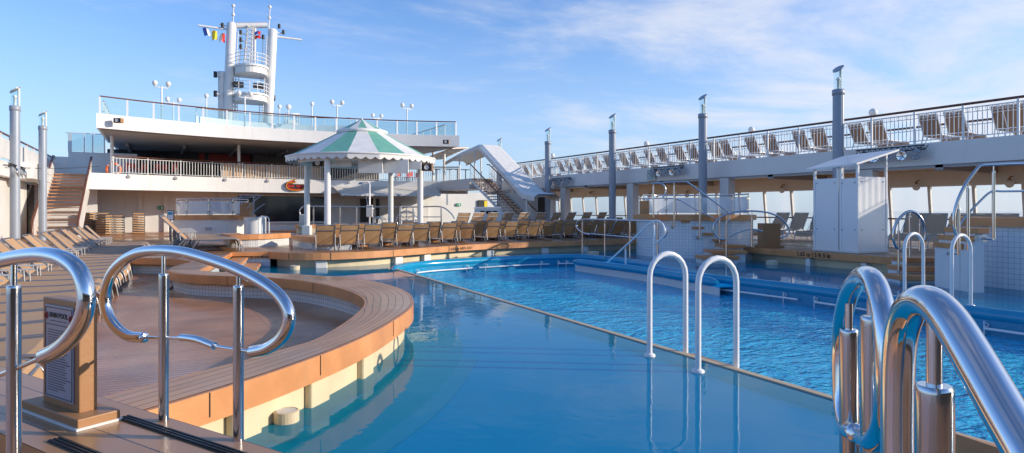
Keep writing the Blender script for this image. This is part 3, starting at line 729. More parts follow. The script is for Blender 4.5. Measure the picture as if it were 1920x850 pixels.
ladder(fa,mk(fa),fb,mk(fb),1.05,'white pool ladder with two tall loops and wooden tread on the near pool edge')
ga=P(1731,563);gb=P(1820,574)
ge=(gb-ga).xy.normalized(); gn=Vector((-ge.y,ge.x)); 
if gn.x>0: gn=-gn
gm=lambda f,d=.50: Vector((f.x+gn.x*d,f.y+gn.y*d,0))
ladder(ga,gm(ga),gb,gm(gb),1.12,'white pool ladder with two loops on the blue rim below the tiled tub',.027)
# small ladder loops at the little pool behind
def small_ladder(px,py,cd,w,h,z,label):
    c=camw((px-960)/FP*cd,cd,z); r,b=wthing('pool_ladder',label,'pool ladder',c,'white pool ladders'); u=Vector((CT,-ST,0)); v=Vector((.35*ST-.3,.9,0)).normalized()
    for k in (-.5,.5):
        f=c+v*(k*.5); g=f+u*w
        lp=loop_pts(Vector((f.x,f.y,0)),Vector((g.x,g.y,0)),h-z); a=MB(); a.tube([p+Vector((0,0,z)) for p in lp],.026,10); put(a,'loop_rail',M['white_gloss'],r,b)
small_ladder(488,430,27.5,.30,1.25,.2,'small white ladder beside the tub at the far left pool')
small_ladder(705,432,30.,.40,1.20,.2,'small white ladder at the round pool behind the gazebo')

# ---- steel rails in the water, on the steps and tubs ------------------------------------
def plane_rail(label,p0,dr,tube,posts,rods=(),rad=.022,prad=.022,name='handrail',mat='steel2',flanges=(),pmat=None,group='steel handrails round the pool'):
    p0=Vector(p0); r,b=rail_thing(name,label,Vector((p0.x,p0.y,max(0,min(.4,p0.z)))),group); V=lambda q: onV(q[0],q[1],p0,dr)
    for t in (tube if isinstance(tube[0][0],(list,tuple)) else [tube]):
        a=MB(); a.tube([V(q) for q in t],rad,10,sub=4,caps='round'); put(a,'hand_tube',M[mat],r,b)
    for (px,yt,yb,ys) in posts:
        A=V((px,yt)); B=V((px,yb)); post(r,b,A.x,A.y,B.z,A.z,prad,V((px,ys)).z,mat=pmat or mat)
    for rd in rods:
        a=MB(); a.tube([V(q) for q in rd],rad*.7,8,sub=4 if len(rd)>2 else 0); put(a,'lower_rod',M[mat],r,b)
    for (px,py,dx) in flanges:
        A=V((px,py)); n=Vector((-dr[1],dr[0])); 
        if n.dot(Vector((A.x,A.y)))<0: n=-n
        B=A+Vector((n.x,n.y,-.02))*.22; a=MB(); a.tube([A,B],prad*.9,10); a.tube([B-Vector((n.x,n.y,0))*.015,B],prad*2.3,16); put(a,'wall_flange',M[mat],r,b)
    return r
m1=P(1092,480); m2=P(1181,490)
dm=(m2-m1).xy.normalized()
plane_rail('steel handrail standing in shallow water before the far loungers',m1,dm,
 [(1105,440),(1092,436),(1082,428),(1081,419),(1087,413),(1097,411.5),(1130,411.7),(1180,413.3),(1225,414.2),(1238,416),(1247,424),(1250,434),(1247,443),(1238,447)],
 [(1092,418,480,412),(1134,420,485,412),(1181,416,490,413),(1233,420,497,415)],[((1100,438),(1134,441),(1181,445),(1225,447))],.026,.026,mat='steel2')
w1=P(1226,500); dw=Vector((.80,.60))
w0=P(1138,494,-.1)
plane_rail('white painted sloping handrail going down the pool entry step',w1,(w1-w0).xy.normalized(),
 [(1136,495),(1180,455),(1213,424),(1225,415.5),(1236,415),(1244,424),(1246,437),(1240,448),(1230,456)],
 [(1226,422,500,416),(1173,468,500,461)],(),.027,.027,mat='white_gloss',pmat='white_gloss')
a1=P(1362,496); a2=P(1410,463,ZT); da=(a2-a1).xy.normalized()
plane_rail('oval steel arch rail over the teak steps to the starboard terrace',a1,(CT,-ST),
 [(1362,449),(1348,447),(1339,436),(1338,425),(1346,412),(1362,402),(1388,396.5),(1412,396),(1440,399),(1462,408),(1475,422),(1479,434),(1474,443),(1463,446)],
 [(1362,416,496,402),(1410,410,463,396)],[((1369,444),(1390,434),(1412,430),(1430,434))],.025,.026)
a3=camw((1705-960)/FP*13.6,13.6)
plane_rail('steel arch rail over the steps beside the white cabin',a3,(CT,-ST),
 [(1690,470),(1680,462),(1675,445),(1678,425),(1688,408),(1703,397),(1718,400),(1730,415),(1735,435),(1734,450)],
 [(1685,432,530,410),(1706,405,482,397),(1725,420,470,405)],(),.030,.026)
# tub one stairs
u1=camw((1290-960)/FP*19.55,19.55)
plane_rail('long bent steel handrail climbing to the tiled tub',u1,(CT,-ST),
 [[(1222,344),(1255,342),(1284,341),(1290,343),(1305,353),(1340,379),(1363,396),(1368,404),(1367,412),(1362,418)],[(1228,344),(1241,345),(1247,352),(1248,361),(1243,371)]],
 [(1225,350,408,344),(1264,350,426,342),(1312,362,446,357),(1349,390,455,384)],[((1198,373),(1265,373),(1300,391),(1345,412))],.024,.024,flanges=((1264,426,0),(1312,446,0),(1349,455,0)))
u2=camw((1850-960)/FP*11.1,11.1)
plane_rail('tall bent steel handrail climbing to the tub at the right edge',u2,(CT,-ST),
 [(1793,440),(1789,425),(1789,402),(1796,376),(1808,350),(1824,327),(1837,312),(1850,309.5),(1880,308),(1925,306.5),(1990,304)],
 [(1797,392,478,380),(1815,352,470,338),(1863,322,448,309)],[((1799,424),(1812,405),(1835,380),(1858,360),(1880,359),(1925,358.5),(1990,358))],.027,.027,flanges=((1863,448,0),(1797,476,0)))
# ---- superstructure at the far end of the pool deck ------------------------------------
ZM,ZU=3.74,6.95                                   # middle and upper deck
arcM=lambda X: 48.4-2.6*((X-8)/11.5)**2
arcU=lambda X: 45.3-2.3*((X-8)/11.0)**2
XS=lambda a,b,n: [a+(b-a)*i/n for i in range(n+1)]
lineM=[Vector((x,arcM(x))) for x in XS(-3.75,20.9,40)]
lineU=[Vector((x,arcU(x))) for x in XS(-3.0,19.0,40)]
r,b=wthing('ship_superstructure','white ship superstructure with open middle deck and curved upper deck','superstructure',(8,50,0))
a=MB(); a.prism([tuple(p) for p in lineM]+[(20.9,62),(-3.75,62)],2.9,ZM); 
a.prism([(18.9,40.6),(20.8,40.6),(20.8,44.9),(18.9,45.9)],3.0,ZM-.004); a.prism([(-6.4,47.6),(-3.78,47.6),(-3.78,60),(-6.4,60)],3.0,ZM-.004); put(a,'middle_deck',M['white'],r,b)
a=MB(); a.wall(lineM,2.78,ZM+.02,-.12); put(a,'middle_fascia',M['white'],r,b)
a=MB(); a.prism([tuple(p) for p in lineU]+[(19.0,64),(-3.0,64)],6.24,ZU); put(a,'upper_deck',M['white'],r,b)
a=MB(); a.wall([Vector((-3.0,52))]+lineU+[Vector((19.0,52))],6.16,ZU+.03,-.14); put(a,'upper_fascia',M['white'],r,b)
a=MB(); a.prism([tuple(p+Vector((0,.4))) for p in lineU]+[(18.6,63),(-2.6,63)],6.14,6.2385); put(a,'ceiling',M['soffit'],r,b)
a=MB(); a.box((9.6,51.2,1.53),(33,.5,3.06)); put(a,'front_wall',M['white_soft'],r,b)
for (x,y,w,h,z) in ((-1.2,50.85,.25,2.8,1.4),(.35,50.85,.25,2.8,1.4),(3.4,50.85,.2,2.8,1.4),(15.2,50.85,.2,2.8,1.4)):
    a=MB(); a.box((x,y,z),(w,.24,h)); put(a,'pilaster',M['white_soft'],r,b)
a=MB(); a.box((8.2,50.9,1.62),(6.4,.12,1.9)); put(a,'dark_window',M['glass_dark'],r,b)
a=MB(); a.box((8.2,50.86,.60),(6.6,.26,.12)); a.box((8.2,50.86,2.64),(6.6,.2,.12)); put(a,'window_frame',M['white'],r,b)
def q_on_wall(px): return onY(px,400,50.94).x
for px,w,z0,z1 in ((688,1.1,.5,2.45),(705,.5,.5,2.45)):
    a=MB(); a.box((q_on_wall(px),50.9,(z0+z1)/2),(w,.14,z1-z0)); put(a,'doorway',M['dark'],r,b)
a=MB(); a.box((q_on_wall(775),50.7,1.3),(2.3,.5,1.7)); put(a,'locker_panel',M['white'],r,b)
# open bar deck: back wall, bar, red panels
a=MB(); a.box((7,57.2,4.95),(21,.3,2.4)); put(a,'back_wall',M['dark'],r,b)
for px0,px1,y0,y1 in ((373,384,288,306),(391,470,288,306),(330,366,296,306)):
    A=onY(px0,y0,56.9);B=onY(px1,y1,56.9); a=MB(); a.box(((A.x+B.x)/2,56.98,(A.z+B.z)/2),(B.x-A.x,.1,A.z-B.z)); put(a,'red_panel',M['red'] if px1<500 and px0>366 else M['dark'],r,b)
A=onY(440,284,56.5);B=onY(596,288,56.5); a=MB(); a.box(((A.x+B.x)/2,56.4,A.z),(B.x-A.x,.2,.14)); put(a,'red_valance',M['red'],r,b)
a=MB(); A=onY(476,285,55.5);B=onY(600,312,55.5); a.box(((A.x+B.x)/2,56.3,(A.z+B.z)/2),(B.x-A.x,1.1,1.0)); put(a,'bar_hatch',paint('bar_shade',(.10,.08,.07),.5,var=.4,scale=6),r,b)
for k in range(14):
    x=A.x+.3+k*(B.x-A.x-.6)/13; a=MB(); a.tube([(x,55.6,5.02),(x,55.6,5.2),(x,55.6,5.26),(x,55.6,5.34)],[.04,.04,.015,.015],6); put(a,'bottle',M['glass_frost'] if k%3 else M['green'],r,b)
for px in (210,448): 
    q=onY(px,300,46.8 if px<300 else 48.9); a=MB(); a.cyl((q.x,q.y,ZM),(q.x,q.y,6.15),.10,n=12); put(a,'deck_column',M['white'],r,b)
for px in (833,812): 
    q=onY(px,300,47.2); a=MB(); a.cyl((q.x,q.y,ZM),(q.x,q.y,6.2),.10,n=12); put(a,'deck_column',M['white'],r,b)
a=MB(); A=onY(265,292,56);B=onY(312,300,56); a.box(((A.x+B.x)/2,56.6,A.z-.3),(B.x-A.x,.3,.7)); put(a,'television',M['glass_dark'],r,b)
for X in (-2,1.5,5,8.5,12,15.5):
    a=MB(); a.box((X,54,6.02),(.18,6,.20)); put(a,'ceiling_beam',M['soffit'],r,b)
# port side house behind the stair
r,b=wthing('deck_house','white deck house with glazed wind screen beside the port stair','deck house',(-4.4,53,3.74))
A=onY(128,285,52); B=onY(200,285,52)
a=MB(); a.box(((A.x+B.x)/2+.9,53.2,4.6),(B.x-A.x+1.8,2.4,1.72)); put(a,'wall',M['white'],r,b)
T=onY(130,250,51.9)
for px in (131,158,174,196):
    q=onY(px,260,51.95); a=MB(); a.box((q.x,51.95,5.46+(T.z-5.46)/2),(.22 if px==131 else .08,.08,T.z-5.46)); put(a,'post',M['white'],r,b)
for p0,p1 in ((135,156),(160,173),(176,195)):
    A2=onY(p0,260,51.97);B2=onY(p1,260,51.97); a=MB(); a.box(((A2.x+B2.x)/2,51.98,(5.46+T.z)/2),(B2.x-A2.x,.02,T.z-5.5)); put(a,'pane',M['glass_green'],r,b)
a=MB(); a.box(((A.x+B.x)/2,51.95,T.z+.03),(B.x-A.x+.3,.1,.06)); put(a,'top_rail',M['white'],r,b)

# ---- railings -----------------------------------------------------------------------------
def balustrade(name,label,line,z0,h,bay,group,wood=True,sp=.12,rb=.014,hoops=False,woodgap=.13):
    """line of posts with a baluster panel in each bay, mahogany hand rail on top"""
    L=[Vector((p[0],p[1])) for p in line]; run=[0]
    for i in range(1,len(L)): run.append(run[-1]+(L[i]-L[i-1]).length)
    def at(s):
        s=max(0,min(run[-1],s)); i=max(j for j in range(len(run)) if run[j]<=s+1e-9); i=min(i,len(L)-2)
        t=(s-run[i])/max(1e-9,run[i+1]-run[i]); return L[i].lerp(L[i+1],t)
    n=max(1,round(run[-1]/bay)); m=at(run[-1]/2); r,b=wthing(name,label,'railing',(m.x,m.y,z0),group)
    K=max(n,len(L)-1); pts=[at(run[-1]*k/K) for k in range(K+1)]
    a=MB(); a.tube([(p.x,p.y,z0+h) for p in pts],.042,8); put(a,'hand_rail',M['rail_wood'] if wood else M['white_gloss'],r,b)
    for k in range(n+1):
        p=at(run[-1]*k/n); a=MB(); a.box((p.x,p.y,z0+h/2-.01),(.06,.06,h-.02)); put(a,'post',M['white_gloss'],r,b)
    for k in range(n):
        s0,s1=run[-1]*k/n,run[-1]*(k+1)/n; a=MB(); q=[at(s0+(s1-s0)*j/4) for j in range(5)]
        a.tube([(p.x,p.y,z0+.09) for p in q],.018,6); a.tube([(p.x,p.y,z0+h-woodgap) for p in q],.020,6)
        if hoops: a.tube([(p.x,p.y,z0+h-woodgap-.14) for p in q],.012,5)
        m=int((s1-s0)/sp)
        for j in range(1,m):
            p=at(s0+(s1-s0)*j/m); a.tube([(p.x,p.y,z0+.09),(p.x,p.y,z0+h-woodgap)],rb,5,caps=False)
            if hoops and j%2==0:
                t=(at(s1)-at(s0)).normalized(); c=Vector((p.x,p.y,z0+h-woodgap-.07))
                a.tube([c+Vector((t.x*.06*cos(g),t.y*.06*cos(g),.06*sin(g))) for g in [2*pi*i/10 for i in range(10)]],.007,4,True)
        put(a,'baluster_panel',M['white_gloss'],r,b)
    return r
RG='white deck railings with dark wooden hand rails'
balustrade('deck_railing','white curved railing with dark hand rail along the middle deck front',[p+Vector((0,.08)) for p in lineM[2:-1]],ZM+.02,1.10,1.9,RG,sp=.17,rb=.022,woodgap=.12)
def glass_railing(label,line,z0,h,bay,group='glass railings on the upper deck'):
    L=[Vector((p[0],p[1])) for p in line]; run=[0]
    for i in range(1,len(L)): run.append(run[-1]+(L[i]-L[i-1]).length)
    def at(s):
        i=max(j for j in range(len(run)) if run[j]<=s+1e-9); i=min(i,len(L)-2); return L[i].lerp(L[i+1],(s-run[i])/(run[i+1]-run[i]))
    n=round(run[-1]/bay); m=at(run[-1]/2); r,b=wthing('glass_railing',label,'railing',(m.x,m.y,z0),group)
    a=MB(); a.tube([(p.x,p.y,z0+h) for p in L],.04,8); put(a,'hand_rail',M['rail_wood'],r,b)
    for k in range(n+1):
        p=at(min(run[-1]*k/n,run[-1]-1e-6)); a=MB(); a.box((p.x,p.y,z0+h/2-.02),(.10,.07,h-.04)); put(a,'post',M['white_gloss'],r,b)
    for k in range(n):
        p0=at(run[-1]*k/n+.07);p1=at(run[-1]*(k+1)/n-.07); d=p1-p0; c=(p0+p1)/2
        a=MB(); a.box((c.x,c.y,z0+h/2-.02),(d.length,.015,h-.14),atan2(d.y,d.x)); put(a,'pane',M['glass_green'],r,b)
glass_railing('curved glass railing with dark hand rail along the upper deck front',[p+Vector((0,.12)) for p in lineU],ZU+.03,1.02,1.45)
glass_railing('glass railing running back along the port side of the upper deck',[(-2.95,45),(-2.95,60)],ZU+.03,1.02,1.5)
glass_railing('glass railing running back along the starboard side of the upper deck',[(18.93,45),(18.93,60)],ZU+.03,1.02,1.5)
# raised bulwark on the upper deck behind the front glass
r,b=wthing('deck_bulwark','low white curved bulwark standing behind the upper glass railing','bulwark',(7,47.6,ZU))
arcB=[Vector((x,48.9-1.6*((x-7.3)/5.5)**2)) for x in XS(2.1,12.4,18)]
a=MB(); a.wall(arcB,ZU+.03,ZU+.85,.12); put(a,'panel',M['white'],r,b)
a=MB(); a.tube([(p.x,p.y,ZU+1.42) for p in arcB],.035,6); put(a,'hand_rail',M['rail_wood'],r,b)
for k in range(0,19,3):
    p=arcB[k]; a=MB(); a.cyl((p.x,p.y,ZU+.85),(p.x,p.y,ZU+1.42),.03,n=6); put(a,'post',M['white'],r,b)

# ---- side balconies ------------------------------------------------------------------------
XB=22.3
r,b=wthing('side_balcony','long white starboard balcony over the window screen','balcony',(XB,17,3))
a=MB(); a.box((XB+2.1,17.0,3.36),(4.2,56,.62)); put(a,'slab',M['white'],r,b)
a=MB(); a.box((XB-.035,17.0,3.37),(.06,56,.74)); put(a,'fascia',M['white'],r,b)
a=MB(); a.box((26.05,17.0,2.73),(.5,56,.62)); put(a,'window_beam',M['cream'],r,b)
a=MB(); a.box((XB+.15,17,2.96),(.3,56,.10)); put(a,'edge_gutter',M['grey_post'],r,b)
for k in range(9):
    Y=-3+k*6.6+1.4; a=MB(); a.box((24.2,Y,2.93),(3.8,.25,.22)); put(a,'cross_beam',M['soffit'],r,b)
for Y in (14.6,21.2,27.8,34.4,41.0):
    a=MB(); a.box((22.45,Y-.55,1.68),(.42,.5,2.56)); put(a,'support_column',M['cream'] if Y<20 else M['white_soft'],r,b)
for k in range(26):
    Y=2+k*1.65; a=MB(); a.cyl((XB+.6,Y,2.99),(XB+.6,Y,3.045),.06,n=8); put(a,'downlight',M['black'],r,b)
balustrade('deck_railing','long white railing with circle frieze along the starboard balcony',[(XB-.02,-4),(XB-.02,43.6)],3.74,1.12,1.5,RG,hoops=True,sp=.125)
balustrade('deck_railing','outer white railing on the sea side of the starboard balcony',[(26.2,-4),(26.2,43.6)],3.74,1.05,2.2,RG,sp=.3)
# window screen below
r,b=wthing('window_screen','tall window screen with leaning white mullions facing the sea','window screen',(26.1,17,.4))
n=0
for k in range(27):
    Y=3.1+k*1.54; a=MB(); a.add([(26.0+dx+ (.22 if lo else 0),Y+dy,.42 if lo else 2.44) for lo in (1,0) for dx,dy in((-.06,-.05),(.06,-.05),(.06,.05),(-.06,.05))],[(0,1,5,4),(1,2,6,5),(2,3,7,6),(3,0,4,7)]); put(a,'mullion',M['white'],r,b)
    a=MB(); a.add([(26.22,Y+.06,.45),(26.22,Y+1.48,.45),(26.0,Y+1.48,2.42),(26.0,Y+.06,2.42)],[(0,1,2,3)]); put(a,'pane',M['window'],r,b)
a=MB(); a.tube([(25.7,2,1.17),(25.7,44,1.17)],.03,8); put(a,'hand_rail',M['rail_wood'],r,b)
for k in range(14):
    a=MB(); a.cyl((25.7,3+k*3,.4),(25.7,3+k*3,1.17),.02,n=6); put(a,'rail_post',M['steel2'],r,b)
a=MB(); a.box((26.22,23,.42),(.3,46,.08)); put(a,'sill',M['white'],r,b)
# port balcony
XL=-6.0
r,b=wthing('side_balcony','white port balcony with solid panels above the stair foot','balcony',(XL,42,3))
a=MB(); a.box((XL-2.0,38.3,3.36),(4.0,26,.66)); put(a,'slab',M['white'],r,b)
a=MB(); a.box((XL+.35,40.6,3.42),(.7,5.6,.78)); put(a,'light_shelf',M['white'],r,b)
for k in range(12):
    Y=26.4+k*2.05; a=MB(); a.box((XL+.02,Y+.98,4.22),(.05,1.86,.86)); put(a,'side_panel',M['white'],r,b)
    a=MB(); a.box((XL+.0,Y,4.3),(.08,.08,1.1)); put(a,'post',M['rail_wood'] if k%4==1 else M['white'],r,b)
a=MB(); a.tube([(XL,25.5,4.86),(XL,51.0,4.88)],.05,8); put(a,'hand_rail',M['rail_wood'],r,b)
a=MB(); a.box((XL-2.2,36.5,1.5),(3.6,14,3.0)); put(a,'lower_wall',M['white_soft'],r,b)
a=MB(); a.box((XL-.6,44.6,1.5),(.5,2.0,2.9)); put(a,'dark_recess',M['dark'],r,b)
a=MB(); a.box((XL+.1,50.6,4.4),(1.3,.12,1.2)); put(a,'end_screen',M['white'],r,b)

# ---- pillars with glass lamp heads ------------------------------------------------------------
def light_pillar(x,y,label,rad=.19,top=6.72,z0=.3,zc=5.86):
    t=thing('light_pillar',label,'light pillar',(x,y,z0),0,'grey light pillars along the balconies'); h=zc-z0
    a=MB(); a.tube([(0,0,0),(0,0,h-.2)],rad,20); a.box((0,-rad*1.0,h/2),(.05,.012,h-.4)); a.build('pole',M['pillar'],t)
    a=MB(); a.tube([(0,0,h-.2),(0,0,h-.19),(0,0,h),(0,0,h+.02)],[rad,rad*1.12,rad*1.12,rad*.9],20); a.build('collar',M['grey_post'],t)
    a=MB(); a.tube([(0,0,h),(0,0,top-z0-.1)],rad*.82,18,caps=False); a.build('glass_tube',M['glass'],t)
    a=MB(); a.tube([(0,0,h),(0,0,h+.35),(0,0,h+.38),(0,0,h+.46)],[.05,.05,.09,.03],10); a.build('lamp',M['globe'],t)
    a=MB(); a.tube([(rad*.7,0,h),(rad*.7,0,top-z0-.03)],.045,8); a.build('stay',M['white_gloss'],t)
    a=MB(); a.add([(rad*1.0*cos(g),rad*1.0*sin(g),top-z0-.12+.13*cos(g)*1 + dz) for dz in (0,.05) for g in [2*pi*i/16 for i in range(16)]],[tuple(range(15,-1,-1)),tuple(range(16,32))]+[(i,(i+1)%16,16+(i+1)%16,16+i) for i in range(16)]); a.build('slanted_cap',M['grey_post'],t)
    return t
for (y,l) in ((14.6,'grey light pillar nearest on the starboard side, rising behind the white cabin'),(21.2,'second nearest grey light pillar on the starboard balcony, beside the tub rails'),
   (27.8,'grey light pillar on the starboard balcony behind the far lounger row end'),(34.4,'grey light pillar on the starboard balcony beside the covered stair foot'),(41.0,'farthest short-looking grey light pillar behind the white stair canopy')):
    light_pillar(21.5,y,l)
light_pillar(-5.15,32.4,'silver light pillar at the left edge, nearer of the two on the port side',.175,6.48,.0,5.72)
light_pillar(-5.1,39.0,'silver light pillar beside the port stair, farther of the two on that side',.175,6.40,.0,5.68)

# ---- stairs -----------------------------------------------------------------------------------
r,b=wthing('open_stair','wide open stair with wooden treads and white sides up to the middle deck','stairs',(-4.85,41,ZD))
X0,X1,Y0,Y1,N=-5.72,-3.78,40.8,47.6,18
for k in range(N):
    f=(k+.6)/N; a=MB(); a.box(((X0+X1)/2,Y0+(Y1-Y0)*f,ZD+(ZM-ZD)*(k+1)/N-.02),(X1-X0-.16,.30,.045)); put(a,'tread',M['teak'],r,b)
    if k%2==0 and k<10:
        a=MB(); a.box(((X0+X1)/2,Y0+(Y1-Y0)*f+.16,ZD+(ZM-ZD)*(k+.5)/N),(X1-X0-.16,.02,.10)); put(a,'riser',M['white'],r,b)
for X in (X0,X1):
    a=MB(); s=.06
    a.add([(X+dx,Y,z) for dx in(-s,s) for Y,z in((Y0-.4,ZD),(Y0-.4,ZD+.85),(Y1,ZM+1.0),(Y1,ZM-.25),(Y0+.5,ZD))],[(0,1,2,3,4),(9,8,7,6,5)]+[(i,(i+1)%5,5+(i+1)%5,5+i) for i in range(5)]); put(a,'side_panel',M['white'],r,b)
    a=MB(); a.tube([(X,Y0-.42,ZD+.2),(X,Y0-.4,ZD+.93),(X,Y1,ZM+1.08),(X,Y1+.5,ZM+1.1)],.06,8); put(a,'hand_rail',M['rail_wood'],r,b)
r,b=wthing('covered_stair','stair with brown treads under a white sloping canopy on the starboard side','stairs',(19.9,37,.4))
X0,X1,Y0,Y1,N=19.0,20.5,33.9,40.6,18
for k in range(N):
    f=(k+.5)/N; a=MB(); a.box(((X0+X1)/2,Y0+(Y1-Y0)*f,.4+(ZM-.4)*(k+1)/N-.03),(X1-X0-.1,.30,.06)); put(a,'tread',M['teak_dark'],r,b)
for X in (X0,X1):
    a=MB(); a.tube([(X,Y0,.42),(X,Y1,ZM-.1)],.09,6); put(a,'stringer',M['white'],r,b)
    a=MB(); a.tube([(X,Y0-.3,1.2),(X,Y0,1.35),(X,Y1,ZM+1.0),(X,Y1+.4,ZM+1.05)],.04,8); put(a,'hand_rail',M['rail_wood'],r,b)
    a=MB()
    for k in range(26):
        f=k/25; a.tube([(X,Y0+(Y1-Y0)*f,.45+(ZM-.45)*f),(X,Y0+(Y1-Y0)*f,1.33+(ZM+1.0-1.33)*f)],.016,5,caps=False)
    a.tube([(X,Y0,.9),(X,Y1,ZM+.4)],.014,5); put(a,'baluster_panel',M['white_gloss'],r,b)
r,b=wthing('stair_canopy','white fabric canopy sloping down over the starboard stair','canopy',(20,37,0))
cx0,cx1=19.2,20.95
prof=[(45.6,5.35),(43.0,5.75),(40.2,6.05),(39.6,6.0),(33.7,2.62),(32.2,2.42)]
a=MB()
for xa,xb,dz in ((cx0,cx1,0),):
    vs=[];fs=[]
    for (Y,z) in prof: vs+=[(xa,Y,z-.12),(xa+.25,Y,z+.04),(xb-.25,Y,z+.04),(xb,Y,z-.12)]
    for i in range(len(prof)-1):
        for k in range(3): fs.append((4*i+k,4*i+k+1,4*i+k+5,4*i+k+4))
    a.add(vs,fs); vs2=[(x,y,z-.07) for x,y,z in vs]; a.add(vs2,[tuple(reversed(f)) for f in fs])
put(a,'canopy_cloth',M['awn_white'],r,b)
for X in (cx0,cx1):
    a=MB(); vs=[]
    for (Y,z) in prof: vs+=[(X,Y,z-.10),(X,Y,z-.38)]
    a.add(vs,[(2*i,2*i+2,2*i+3,2*i+1) for i in range(len(prof)-1)]); put(a,'side_valance',M['awn_white'],r,b)
for (X,Y,zt) in ((cx0,43,5.5),(cx0,33.2,2.3),(cx1,33.2,2.3),(cx1,43,5.5),(cx0,40.4,5.8)):
    a=MB(); a.cyl((X+.05,Y,.4 if Y<40 else ZM),(X+.05,Y,zt+.1),.06,n=8); put(a,'canopy_post',M['white'],r,b)
r,b=wthing('deck_house','small cream deck house with a dark doorway below the stair canopy','deck house',(21.4,37.5,.4))
a=MB(); a.box((21.6,37.2,1.55),(1.9,4.2,2.3)); put(a,'wall',M['white_soft'],r,b)
a=MB(); a.box((21.45,35.09,1.4),(.62,.06,1.9)); put(a,'doorway',M['dark'],r,b)
a=MB(); a.box((21.45,35.05,2.4),(.8,.08,.1)); a.box((21.09,35.05,1.4),(.08,.08,1.9)); a.box((21.81,35.05,1.4),(.08,.08,1.9)); put(a,'door_frame',M['white'],r,b)
r,b=wthing('awning','tan ribbed awning under the starboard end of the upper deck','awning',(19.5,47,6))
A=[(16.6,45.2,6.10),(20.2,46.6,6.15),(21.3,51.5,6.05),(17,51.5,5.6)]
A=[(19.05,43.9,6.13),(22.3,48,6.68),(22.6,54,6.2),(19.7,52,5.85)]
a=MB(); a.add(A+[(x,y,z+.06) for x,y,z in A],[(3,2,1,0),(4,5,6,7),(0,1,5,4),(1,2,6,5),(2,3,7,6),(3,0,4,7)]); put(a,'cloth',M['tanfab'],r,b)
a=MB()
for f in [i/8 for i in range(9)]:
    p=Vector(A[0]).lerp(Vector(A[3]),f);q=Vector(A[1]).lerp(Vector(A[2]),f); a.tube([p-Vector((0,0,.02)),q-Vector((0,0,.02))],.03,5)
put(a,'rib_frame',M['white'],r,b)
def scalloped(r,b,line,z,drop,amp,mat,name='valance',per=.34):
    L=[Vector((p[0],p[1])) for p in line]; run=[0]
    for i in range(1,len(L)): run.append(run[-1]+(L[i]-L[i-1]).length)
    vs=[];fs=[]; n=int(run[-1]/per)*6; 
    for k in range(n+1):
        s=run[-1]*k/n; i=max(j for j in range(len(run)) if run[j]<=s+1e-9); i=min(i,len(L)-2); p=L[i].lerp(L[i+1],(s-run[i])/(run[i+1]-run[i]))
        d=drop+amp*abs(sin(pi*k/6)); zt=z(s/run[-1]) if callable(z) else z
        vs+=[(p.x,p.y,zt),(p.x,p.y,zt-d)]
    fs=[(2*k,2*k+2,2*k+3,2*k+1) for k in range(n)]
    a=MB(); a.add(vs,fs); return put(a,name,mat,r,b)
r,b=wthing('awning','white scalloped awning below the starboard half of the middle deck','awning',(16,45.8,3))
lw=[Vector((x,arcM(x)-.14)) for x in XS(11.2,18.6,10)]; lo=[Vector((x,arcM(x)-1.75)) for x in XS(11.4,18.4,10)]
a=MB(); a.band(lw,lo,3.30,2.72); put(a,'cloth',M['awn_white'],r,b)
scalloped(r,b,lo,2.72,.10,.07,M['awn_white'])

# small lamps under the middle railing and a thin cable above the port deck
sup=bpy.data.objects['ship_superstructure']; b=sup.location.copy()
for px in (242,330,425,507,587,660,830):
    q=onY(px,337,47); Y=arcM(q.x)-.17; a=MB(); a.box((q.x,Y-.03,3.60),(.20,.10,.16),0,.02); a.tube([(q.x,Y-.02,3.66),(q.x,Y-.02,4.3)],.02,5); put(a,'fascia_lamp',M['alu_light'],sup,b)
for k in range(9):
    x=-2.2+k*2.55; a=MB(); a.box((x,arcM(x)-.122,3.26),(.012,.008,.90)); put(a,'plate_seam',M['white_soft'],sup,b)
    x=-1.6+k*2.3; a=MB(); a.box((x,arcU(x)-.143,6.57),(.012,.008,.74)); put(a,'plate_seam',M['white_soft'],sup,b)
A=onX(0,313,-6.1); B=onY(188,312,46.6); r,b=wthing('guy_wire','thin dark cable strung from the port balcony to the middle deck','cable',(A+B)/2)
a=MB(); a.tube([A.lerp(B,i/8)-Vector((0,0,.10*sin(pi*i/8))) for i in range(9)],.013,5); put(a,'cable',M['black'],r,b)

a=MB(); a.box((-5.2,48.4,1.6),(3.4,.3,3.1)); put(a,'stair_back_wall',M['white'],sup,sup.location.copy())
# ---- mast, flags, lamp posts on the upper deck ------------------------------------------------
YM=69.0; rake=lambda z: YM-(z-7)*.30
def mq(px,py,dY=0.0):
    """point on the raked mast plane"""
    q=onY(px,py,YM+dY)
    for _ in range(6): q=onY(px,py,rake(q.z)+dY)
    return q
base=mq(465,210); r,b=wthing('ship_mast','white twin-column radar mast with two platforms above the upper deck','mast',(8,YM,7))
for pt,pb,part in (((434.5,45),(426,235),'mast_column'),((511.5,57),(502,235),'mast_column')):
    T=mq(*pt);B=mq(*pb); a=MB(); a.tube([B,B.lerp(T,.5),T,T+Vector((0,0,.12))],[.47,.45,.43,.28],24); put(a,part,M['white'],r,b)
    a=MB(); sd=1 if pt[0]<470 else -1; q=[B.lerp(T,f)+Vector((.55*sd,-.25,0)) for f in (0,.93)]; a.tube(q,.05,6); q=[p+Vector((.30*sd,.25,0)) for p in q]; a.tube(q,.04,6)
    for k in range(30):
        p=q[0].lerp(q[1],k/30); a.tube([p,p-Vector((.30*sd,.25,0))],.025,4)
    put(a,'ladder',M['white_soft'],r,b)
